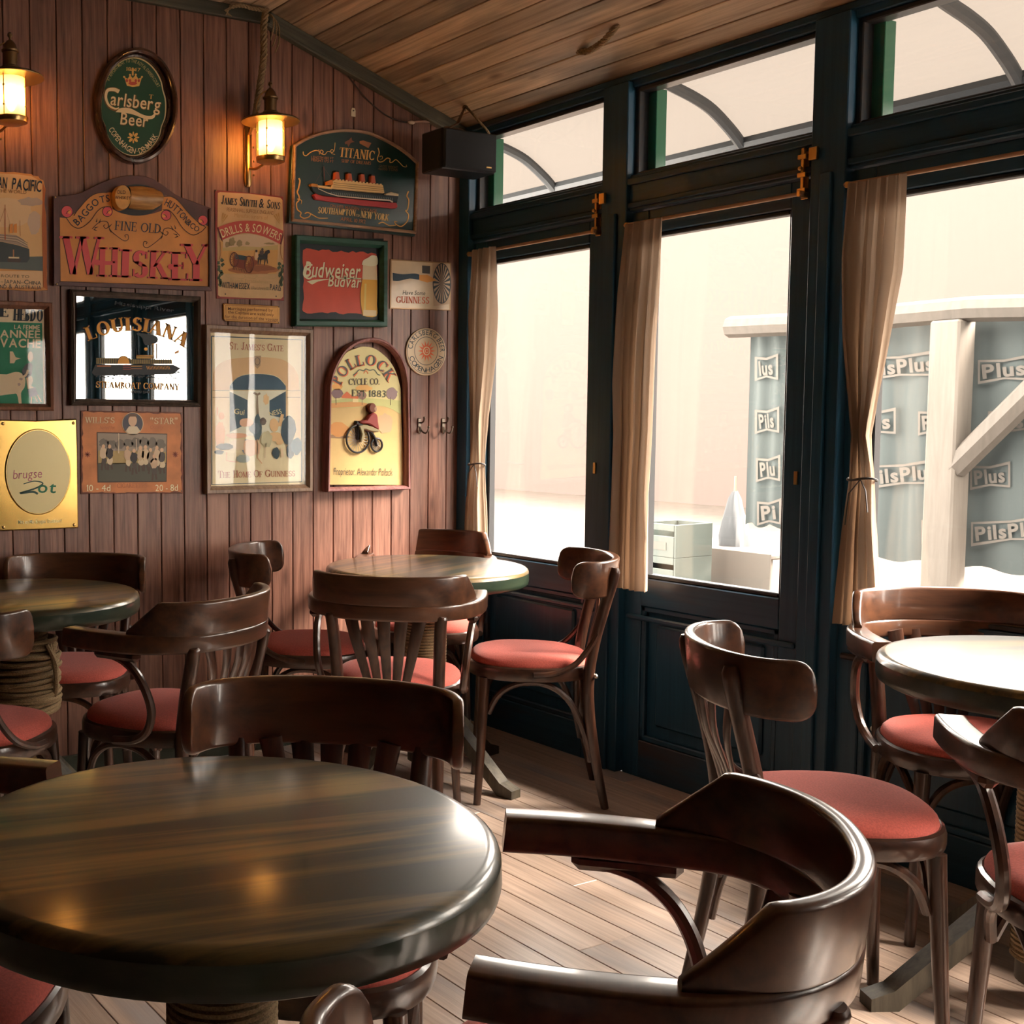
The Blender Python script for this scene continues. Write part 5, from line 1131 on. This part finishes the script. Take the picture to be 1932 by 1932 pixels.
wall_lamp(2.196, 2.245, 'lit brass wall lantern below hanging rope'); wall_lamp(1.247, 2.275, 'lit brass wall lantern at left edge above steamship sign')

# rope above the lamp, cable, string, rope end in the ceiling
R_ = empty('hanging_rope', (2.205, YB-.05, 2.36), 0, 'thick twisted hemp rope hanging down to the wall lamp', 'rope')
o = rope_mesh('rope', [(2.230, YB-.06, 2.728), (2.224, YB-.055, 2.66), (2.226, YB-.05, 2.56), (2.212, YB-.045, 2.45), (2.196, YB-.035, 2.34), (2.190, YB-.03, 2.31)], .0135, R_, None, 120.); o.location = -R_.location
for i in range(3):
    t = MB(); t.tube(catmull([(2.23, YB-.06, 2.715), (2.25+.01*i, YB-.075, 2.70-.01*i), (2.255+.012*i, YB-.07, 2.66-.02*i), (2.248+.01*i, YB-.06, 2.62-.02*i)], 5), .0028, M['rope'], 6); o = t.build('loose_end', R_); o.location = -R_.location
R2 = empty('rope_knot', (2.09, YB-.05, 2.72), 0, 'frayed rope scrap tied beside the top of hanging rope', 'rope')
o = rope_mesh('rope', [(2.09, YB-.05, 2.715), (2.13, YB-.05, 2.728), (2.18, YB-.055, 2.724), (2.225, YB-.06, 2.722)], .008, R2, None, 160.); o.location = -R2.location
t = MB()
for i in range(5): t.tube([(2.09, YB-.05, 2.715), (2.08-.004*i, YB-.055, 2.70), (2.072+.006*i, YB-.05, 2.685)], .002, M['rope'], 5)
o = t.build('frayed_end', R2); o.location = -R2.location
c3 = empty('wall_cable', (2.6, YB-.004, 2.4), 0, 'thin dark cable drooping along the wall below the sloping trim', 'cable')
t = MB(); pts = [on(*p, 1, YB-.005) for p in ((625, 110), (650, 135), (690, 185), (725, 215), (750, 227), (772, 231))]
t.tube(catmull(pts, 6), .0028, plain('cable_brown', (.05, .03, .025), .5), 7); o = t.build('cable', c3); o.location = -c3.location
t = MB(); pts = [on(*p, 1, YB-.010) for p in ((770, 231), (800, 229), (840, 233))]
t.tube(catmull(pts, 6), .0045, plain('cable_pink', (.42, .22, .15), .5), 8); o = t.build('cable_sheath', c3); o.location = -c3.location
t = MB(); q = on(776, 231, 1, YB-.012); t.ball(q, .011, plain('cable_tape', (.62, .45, .32), .6), 10, (1.6, .6, .7)); o = t.build('cable_joint', c3); o.location = -c3.location
def cpt(px, py):                                     # a point on the sloping ceiling
    d = cf+(px-PX)/F*cr-(py-PY)/F*cu; nn = Vector((math.tan(SL), 0, 1)); t_ = nn.dot(Vector((XS, 0, ZS))-CP)/nn.dot(d); return CP+t_*d
a, b_ = cpt(1168, 48), cpt(1092, 100); r4 = empty('ceiling_rope', (a+b_)/2, 0, 'short twisted rope end stuck through the sloping ceiling boards', 'rope')
o = rope_mesh('rope', [a+Vector((0, 0, .01)), a.lerp(b_, .3)+Vector((-.01, 0, -.022)), a.lerp(b_, .7)+Vector((-.008, 0, -.020)), b_+Vector((0, 0, .006))], .0115, r4, None, 130.); o.location = -Vector(r4.location)

# loudspeaker hung in the corner
sp = empty('loudspeaker', (3.02, 3.74, 2.18), 0, 'black loudspeaker box hung from ropes in the ceiling corner', 'loudspeaker')
xa, xb, ya, yb_, za, zb = 2.862, 3.118, 3.66, 3.80, 2.188, 2.338
t = MB(); t.box((xa, ya+.014, za), (xb, yb_, zb), M['black'], .004); o = t.build('cabinet', sp, smooth=False); o.location = -sp.location
t = MB(); t.box((xa+.004, ya, za+.004), (xb-.004, ya+.016, zb-.004), plain('speaker_cloth', (.018, .022, .026), .8, bump=.5, bscale=900), .004); o = gr_ = t.build('grille', sp, smooth=False); o.location = -sp.location
t = MB(); t.box((xb-.055, ya-.002, za+.016), (xb-.030, ya+.002, za+.022), M['brass'], .0008); o = t.build('badge', gr_, smooth=False)
apex = cpt(878, 200); lc = plain('leather_strap', (.16, .085, .045), .7, var=.3, bscale=60)
ap = (apex.x, apex.y, apex.z)
t = MB(); t.tube([ap, (xa+.10, ya+.05, zb+.03), (xa+.04, ya+.06, zb)], [.006, .011, .013], lc, 8, (.35, (0, 1, 0))); o = t.build('strap', sp); o.location = -sp.location
o = rope_mesh('cord', [ap, (xb-.05, ya+.06, zb+.06), (xb+.006, ya+.05, zb), (xb+.010, ya+.05, zb-.07), (xb+.008, ya+.05, za+.01)], .005, sp, None, 200.); o.location = -sp.location
t = MB(); t.ball((apex.x, apex.y, apex.z-.006), .012, M['rope']); t.tube([(apex.x, apex.y, apex.z+.02), (apex.x, apex.y, apex.z-.02)], .003, M['metal'], 6); o = t.build('knot', sp); o.location = -sp.location
t = MB()
for i in range(4): t.tube(catmull([(xa+.05+.03*i, yb_-.03, zb), (xa+.08+.02*i, yb_-.05, zb+.022), (xa+.12+.015*i, yb_-.06, zb+.006)], 5), .006, lc, 6)
o = t.build('cord_coil', sp); o.location = -sp.location

# ================================================================== furniture
def seat_outline(k=1., n_=40):
    o = []
    for i in range(n_):
        a = 2*math.pi*i/n_; c, s = math.cos(a), math.sin(a)
        x = .203*math.copysign(abs(c)**.82, c)*(1+.055*s); y = .205*math.copysign(abs(s)**.82, s)
        o.append((x*k, y*k))
    return o
def seat_parts(root):
    t = MB(); rings = []
    for (k, z) in ((.90, .414), (.985, .416), (1.0, .424), (1.0, .446), (.985, .456), (.955, .460), (.93, .458), (.90, .446)): rings.append([(x, y, z) for x, y in seat_outline(k)])
    t.loft(rings, M['rim'], True, False); t.add(rings[0], [tuple(range(39, -1, -1))], M['rim']); t.build('seat_frame', root)
    t = MB(); rings = []
    for (k, z) in ((.935, .452), (.940, .462), (.925, .472), (.88, .481), (.76, .489), (.55, .494), (.28, .496), (.02, .4965)): rings.append([(x, y, z) for x, y in seat_outline(k)])
    t.loft(rings, M['seat'], True, True); t.build('seat_cushion', root)
def leg(root, s_):
    t = MB(); P_ = catmull([(s_*.150, .150, .418), (s_*.156, .156, .30), (s_*.163, .163, .15), (s_*.172, .172, 0)], 5)
    t.tube(P_, [.0185-.0065*i/(len(P_)-1) for i in range(len(P_))], M['chair'], 12); t.build('leg', root)
def rear_post(root, s_, top):
    t = MB(); P_ = [(s_*.158, -.235, 0), (s_*.153, -.205, .15), (s_*.150, -.182, .30), (s_*.150, -.178, .43), (s_*.154, -.195, .55), (s_*.160, -.222, .66)] + top
    P_ = catmull(P_, 5); n_ = len(P_)
    t.tube(P_, [.0125+.0055*min(1, i/8) if i < n_-3 else .018-.006*(i-n_+3)/3*1.4 for i in range(n_)], M['chair'], 12); post_ = t.build('back_post', root)
    t = MB(); t.ball((s_*.160, -.199, .432), .007, M['steel'], 10, (1, 1, 1)); t.ball((s_*.150, -.199, .432), .007, M['steel'], 10); t.build('bolt', post_)
def slats(root, ztop, ytop, wtop=.105):
    for i in range(5):
        u = (i-2)/2; x1, x0 = wtop*u, .050*u
        yb2 = ytop+.055*(x1/.2)**2*2
        P_ = catmull([(x0, -.190, .452), (x0+(x1-x0)*.33, -.208, .53), (x0+(x1-x0)*.70, (-.215+yb2)/2-.008, .62), (x1, yb2, ztop+.004)], 5)
        t = MB(); n_ = len(P_)
        t.tube(P_, [.0105+.0105*k_/(n_-1) for k_ in range(n_)], M['chair'], 8, (.30, (1, 0, 0))); t.build('slat', root)
    t = MB(); t.tube([(-.085, -.190, .462), (0, -.196, .462), (.085, -.190, .462)], .014, M['chair'], 8, (.6, (0, 0, 1))); t.build('slat_shoe', root)
def stretchers(root):
    for s_ in (-1, 1):
        t = MB(); t.tube(catmull([(s_*.150, .138, .300), (s_*.162, .105, .365), (s_*.168, .04, .404), (s_*.164, -.05, .400), (s_*.158, -.12, .345), (s_*.150, -.168, .24), (s_*.150, -.188, .15)], 6), .0105, M['chair'], 9); t.build('stretcher', root)
    for y_, zlow in ((.150, .300), (-.170, .25)):
        t = MB(); t.tube(catmull([(-.146, y_-.006, zlow), (-.105, y_, .375), (-.04, y_, .404), (.04, y_, .404), (.105, y_, .375), (.146, y_-.006, zlow)], 6), .0105, M['chair'], 9); t.build('stretcher', root)
def sweep_board(path, zlo, zhi, th, mat, n_=10):
    """board standing on a plan path; zlo, zhi, th functions of the path fraction; rounded section"""
    k_ = len(path); rings = []
    for i, p in enumerate(path):
        a = path[max(i-1, 0)]; b_ = path[min(i+1, k_-1)]; d_ = Vector((b_[0]-a[0], b_[1]-a[1])).normalized(); nx, ny = -d_.y, d_.x
        f_ = i/(k_-1); z0, z1, h_ = zlo(f_), zhi(f_), th(f_)/2; r_ = min(.0075, h_*.9, (z1-z0)/2*.9)
        sec = []
        for (sx_, sz_, a0) in ((1, 1, 0), (-1, 1, 90), (-1, -1, 180), (1, -1, 270)):
            cx_ = sx_*(h_-r_); cz_ = (z1-r_) if sz_ > 0 else (z0+r_)
            for q in range(4): an = R(a0+30*q); sec.append((cx_+r_*math.cos(an), cz_+r_*math.sin(an)))
        lean = (lambda z: (z-.70)*-.10)
        rings.append([(p[0]+nx*u_, p[1]+ny*u_+lean(z_), z_) for (u_, z_) in sec])
    t = MB(); t.loft(rings, mat, True, True); return t
def make_side_chair():
    root = empty('side_chair'); seat_parts(root)
    for s_ in (-1, 1): leg(root, s_)
    for s_ in (-1, 1): rear_post(root, s_, [(s_*.166, -.243, .74), (s_*.168, -.250, .785)])
    path = [(p.x, p.y) for p in catmull([(-.226, -.105, 0), (-.222, -.150, 0), (-.200, -.196, 0), (-.150, -.232, 0), (-.08, -.255, 0), (0, -.262, 0), (.08, -.255, 0), (.150, -.232, 0), (.200, -.196, 0), (.222, -.150, 0), (.226, -.105, 0)], 7)]
    def rnd(f_, r_):                                  # rounding of the free ends
        d_ = min(f_, 1-f_)*.62; return 0 if d_ >= r_ else r_-math.sqrt(max(0, r_*r_-(r_-d_)**2))
    t = sweep_board(path, lambda f_: .690+rnd(f_, .062)*.95, lambda f_: .808-rnd(f_, .050)*.9, lambda f_: .024-.006*abs(2*f_-1), M['chairh']); t.build('crest_rail', root, angle=50)
    slats(root, .700, -.262)
    for s_ in (-1, 1):
        t = MB(); t.tube(catmull([(s_*.166, -.200, .570), (s_*.176, -.170, .520), (s_*.192, -.125, .472), (s_*.206, -.06, .446), (s_*.209, .0, .440)], 6), .0095, M['chair'], 9); t.build('bracket', root)
    stretchers(root); return root
def make_arm_chair():
    root = empty('armchair'); seat_parts(root)
    for s_ in (-1, 1): leg(root, s_)
    for s_ in (-1, 1): rear_post(root, s_, [(s_*.166, -.228, .690)])
    base = [(-.238, .120, 0), (-.244, .05, 0), (-.244, -.03, 0), (-.234, -.11, 0), (-.205, -.180, 0), (-.150, -.230, 0), (-.08, -.258, 0), (0, -.266, 0)]
    base = base + [(-p[0], p[1], 0) for p in base[-2::-1]]
    path = [(p.x, p.y) for p in catmull(base, 7)]
    def arm(f_): return min(1, max(0, (abs(2*f_-1)-.42)/.2))
    t = sweep_board(path, lambda f_: .674-.002*arm(f_), lambda f_: .722, lambda f_: .026+.026*arm(f_), M['chairh']); rail_ = t.build('arm_rail', root, angle=50)
    cpath = [p for p in path if p[1] < -.075]
    def cut(f_):
        d_ = min(f_, 1-f_); return max(0, 1-d_/.115)
    t = sweep_board(cpath, lambda f_: .716, lambda f_: .806-.074*cut(f_), lambda f_: .024-.005*cut(f_), M['chairh']); t.build('crest_rail', root, angle=50)
    slats(root, .690, -.262)
    for s_ in (-1, 1):
        t = MB(); P_ = catmull([(s_*.238, .022, .667), (s_*.238, -.025, .661), (s_*.236, -.068, .646), (s_*.233, -.105, .614), (s_*.228, -.130, .568), (s_*.223, -.138, .520), (s_*.216, -.116, .470), (s_*.210, -.068, .441), (s_*.208, .0, .430)], 6)
        t.tube(P_, .0115, M['chair'], 9); t.build('arm_support', rail_)
        t = MB(); t.box((s_*.240-.016, -.115, .652), (s_*.240+.016, .030, .680), M['chair'], .010); t.build('arm_block', rail_)
    stretchers(root); return root
side0 = make_side_chair(); arm0 = make_arm_chair(); used = set()
def place(proto, x, y, deg, label, group):
    o = proto if proto not in used else copy_tree(proto); used.add(proto)
    o.location = (x, y, 0); o.rotation_euler = (0, 0, R(deg))
    o['label'] = label; o['category'] = 'chair'; o['group'] = group; return o
gs, ga = 'bentwood side chairs with red seats', 'bentwood armchairs with red seats'
place(side0, 1.337, 3.622, 147, 'side chair behind far left table against the boarded wall', gs)
place(side0, .866, 3.054, -45, 'side chair cut off by left edge in front of far left table', gs)
place(arm0, 1.370, 2.968, 27, 'armchair pulled up to the far left table, facing left', ga)
place(side0, 2.227, 3.589, -126, 'side chair near the wall left of the far table, facing right', gs)
place(arm0, 2.199, 3.025, -45, 'armchair in front of far table seen from behind', ga)
place(arm0, 2.838, 3.722, 140, 'armchair behind far table in the window corner', ga)
place(side0, 2.755, 3.045, 52, 'side chair right of the far table with all legs visible', gs)
place(side0, .972, 1.571, 139, 'side chair pushed under the far side of the big front table', gs)
place(side0, 2.226, 1.555, -125, 'side chair left of the right-hand table, back towards camera', gs)
place(arm0, 1.013, 1.003, 45, 'large armchair in the foreground right of front table', ga)
place(arm0, 2.970, 1.700, 140, 'armchair behind the right-hand table against window', ga)
place(arm0, 2.250, 1.020, -44, 'armchair cut off by the bottom right edge', ga)
place(arm0, .390, 1.690, -131, 'armchair mostly hidden left of the front table', ga)
place(side0, .722, .617, -75, 'side chair at bottom edge with only its top rail showing', gs)

def table(x, y, label, rgrain, rfeet, wrap='fine', rad=.352):
    T_ = empty('round_table', (x, y, 0), 0, label, 'table', 'round green-stained pub tables')
    t = MB(); pr = [(0, .742), (rad-.020, .742), (rad-.010, .7405), (rad-.003, .735), (rad, .727)]
    t.lathe(pr, M['table'], 72); t.lathe([(rad, .727), (rad+.001, .700), (rad-.002, .688), (rad-.012, .682), (0, .682)], M['tedge'], 72)
    o = t.build('table_top', T_, angle=60); o.rotation_euler = (0, 0, R(rgrain))
    t = MB(); t.lathe([(.0, .05), (.062, .05), (.062, .645), (.10, .650), (.10, .683)], M['base'], 24); t.build('column', T_)
    t = MB(); zz0, zz1, r_ = (.10, .64, .0055) if wrap == 'fine' else (.10, .64, .007)
    turns = int((zz1-zz0)/(2*r_*.96)); pts = []
    for i in range(turns*22+1): a = 2*math.pi*i/22; pts.append(((.066+r_*.4)*math.cos(a), (.066+r_*.4)*math.sin(a), zz0+(zz1-zz0)*i/(turns*22)))
    if wrap == 'fine': t.tube(pts, r_, M['rope'], 5)
    else:
        pts = [(p[0]*1.02, p[1]*1.02, p[2]) for p in pts]; t.tube(pts, r_, M['rope'], 6)
        rg = random.Random(5)
        for k_ in range(26):
            z_ = .40+.21*k_/26; rr = .100+rg.uniform(-.006, .012); tl_ = rg.uniform(-.012, .012)
            t.tube([(rr*math.cos(a), rr*math.sin(a), z_+tl_*math.sin(a+k_)) for a in [2*math.pi*i/24 for i in range(25)]], .0072, M['rope'], 6, caps=False)
        for k_ in range(3): t.tube(catmull([(.11*math.cos(-1.2+.1*k_), .11*math.sin(-1.2+.1*k_), .60), (.125*math.cos(-1.0), .125*math.sin(-1.0), .53-.02*k_), (.11*math.cos(-.9), .11*math.sin(-.9), .44)], 6), .007, M['rope'], 6)
    t.build('rope_wrap', T_)
    for k_ in range(4):
        a = R(rfeet+90*k_); t = MB(); c, s = math.cos(a), math.sin(a)
        P2 = [(.05, .30), (.05, .245), (.335, .0), (.395, .0), (.395, .028), (.345, .045)]
        w_ = .024; vv = []
        for sg_ in (-1, 1): vv += [(r2*c-s*w_*sg_, r2*s+c*w_*sg_, z2_) for r2, z2_ in P2]
        n_ = len(P2); ff = [tuple(range(n_)), tuple(range(2*n_-1, n_-1, -1))]+[(i, n_+i, n_+(i+1) % n_, (i+1) % n_) for i in range(n_)]
        t.add(vv, ff, M['base']); t.build('foot', T_, smooth=False)
    return T_
table(.697, 1.338, 'big round green-brown table filling the left foreground', -12, 20)
table(2.582, 3.384, 'round green table in the far corner by the windows', 20, -78)
table(1.140, 3.470, 'round table at the left edge with thick rope round its column', 5, 35, 'thick')
table(2.708, 1.358, 'round table at the right edge reflecting the bright window', -30, 152)

# ================================================================== beer banners, crates and stall outside
bn = plain('banner_green', (.050, .063, .063), .8); lg = plain('banner_cream', (.105, .094, .082), .8)
def banner(ya, yb_, za, zb, xx, logos, label):
    B = empty('banner', (xx, (ya+yb_)/2, za), 0, label, 'banner', 'beer banners outside')
    t = MB(); v = []; f = []; n_ = 24
    for i in range(n_+1):
        yy = ya+(yb_-ya)*i/n_
        for z_ in (za, zb): v.append((xx+.012*math.sin(i*.9), yy, z_+.012*math.sin(i*.7)))
    for i in range(n_): f.append((2*i, 2*i+1, 2*i+3, 2*i+2))
    t.add(v, f, bn); o = t.build('banner_cloth', B); o.location = -B.location
    for (px0, py0, word, wd) in logos:
        t = MB(); q = lambda a, b_: (lambda p: (p.x, p.y, p.z))(on(a, b_, 0, xx-.02))
        fr_ = [(px0, py0-24), (px0+wd/2, py0-20), (px0+wd, py0-26), (px0+wd, py0+24), (px0+wd/2, py0+17), (px0, py0+22)]
        sk = -14/150
        fr_ = [(a, b_+sk*(a-px0)) for a, b_ in fr_]; kk_ = 1-8/wd; cc_ = py0+sk*wd/2; inn_ = [(px0+wd/2+(a-px0-wd/2)*kk_, cc_+(b_-cc_)*.78) for a, b_ in fr_]
        n_ = len(fr_); t.add([q(*p) for p in fr_]+[q(*p) for p in inn_], [(i, (i+1) % n_, n_+(i+1) % n_, n_+i) for i in range(n_)], lg)
        V, Fc = layout(word, [(px0+9, py0+11), (px0+wd-9, py0+11+sk*(wd-18))], 25, 'sans', 2.8); t.add([q(*p) for p in V], Fc, lg)
        o = t.build('logo', B, smooth=False); o.location = -B.location
banner(4.36, 3.60, .50, 1.74, 6.02, [(1622, 699, 'PilsPlus', 150), (1732, 800, 'Pils', 66), (1600, 803, 'Plus', 90), (1628, 903, 'PilsPlus', 150), (1738, 1005, 'Pi', 58)], 'green beer banner left of the pergola post outside')
banner(3.50, 2.60, .50, 1.74, 6.02, [(1845, 703, 'Plus', 100), (1864, 800, 'PilsPlus', 150), (1830, 903, 'Plus', 76), (1832, 1009, 'PilsPlus', 150)], 'green beer banner behind pergola post at right edge')
banner(4.77, 4.40, .62, 1.74, 5.975, [(1424, 697, 'lus', 44), (1424, 797, 'Pils', 46), (1426, 888, 'Plu', 46), (1428, 970, 'Pi', 46)], 'narrow green beer banner seen through the middle window')
cg = plain('crate_green', (.072, .090, .082), .6); cw2 = plain('crate_print', (.11, .10, .088), .7)
for i in range(4):
    p = on(1287, 1045, 0, 5.6); zb = -.12+.1905*i; C_ = empty('beer_crate', (5.55, p.y, zb), 0, ['lowest', 'second lowest', 'second highest', 'topmost'][i]+' green beer crate in the stack outside the middle window', 'crate', 'beer crates outside')
    t = MB()
    for (a, b_) in (((-.15, -.13, 0), (.15, -.115, .19)), ((-.15, .115, 0), (.15, .13, .19)), ((-.15, -.115, 0), (-.135, .115, .12)), ((-.15, -.115, .15), (-.135, .115, .19)), ((.135, -.115, 0), (.15, .115, .19)), ((-.135, -.115, 0), (.135, .115, .012))): t.box(a, b_, cg, .003)
    t.build('body', C_, smooth=False)
    t = MB(); t.box((-.153, -.06, .04), (-.149, .06, .085), cw2); t.build('label_panel', C_, smooth=False)
st = empty('market_table', (6.1, 4.75, -.12), 0, 'pale table with cloth standing outside the middle window', 'table'); tp_ = plain('stall_cream', (.105, .092, .079), .8)
t = MB(); t.box((5.85, 4.50, .44), (6.35, 5.55, .47), tp_, .008); o = t.build('table_top', st, smooth=False); o.location = -st.location
for (a, b_) in ((5.90, 4.55), (6.30, 4.55), (5.90, 5.48), (6.30, 5.48)):
    t = MB(); t.box((a-.02, b_-.02, -.12), (a+.02, b_+.02, .44), tp_, .003); o = t.build('leg', st, smooth=False); o.location = -st.location
t = MB(); t.box((5.84, 4.49, .20), (5.852, 4.95, .475), plain('stall_cloth', (.11, .098, .085), .9), .002); o = t.build('cloth', st, smooth=False); o.location = -st.location
p = on(1385, 1008, 0, 6.1); bg_ = empty('folded_parasol', (6.1, p.y, .4705), 0, 'dark folded cloth bundle standing on the outdoor table', 'bundle')
t = MB(); rings = []
for (z_, r_) in ((0, .085), (.06, .085), (.14, .07), (.22, .05), (.29, .035), (.33, .015)):
    rings.append([((r_*(1+.12*math.sin(5*a+z_*9)))*math.cos(a), (r_*(1+.12*math.sin(5*a+z_*9)))*math.sin(a), z_) for a in [2*math.pi*i/24 for i in range(24)]])
t.loft(rings, plain('bundle_dark', (.05, .055, .06), .8), True, True); t.build('cloth', bg_)
t = MB(); t.tube([(0, 0, .30), (0, 0, .42)], .008, M['metal'], 8); t.build('stick', bg_)
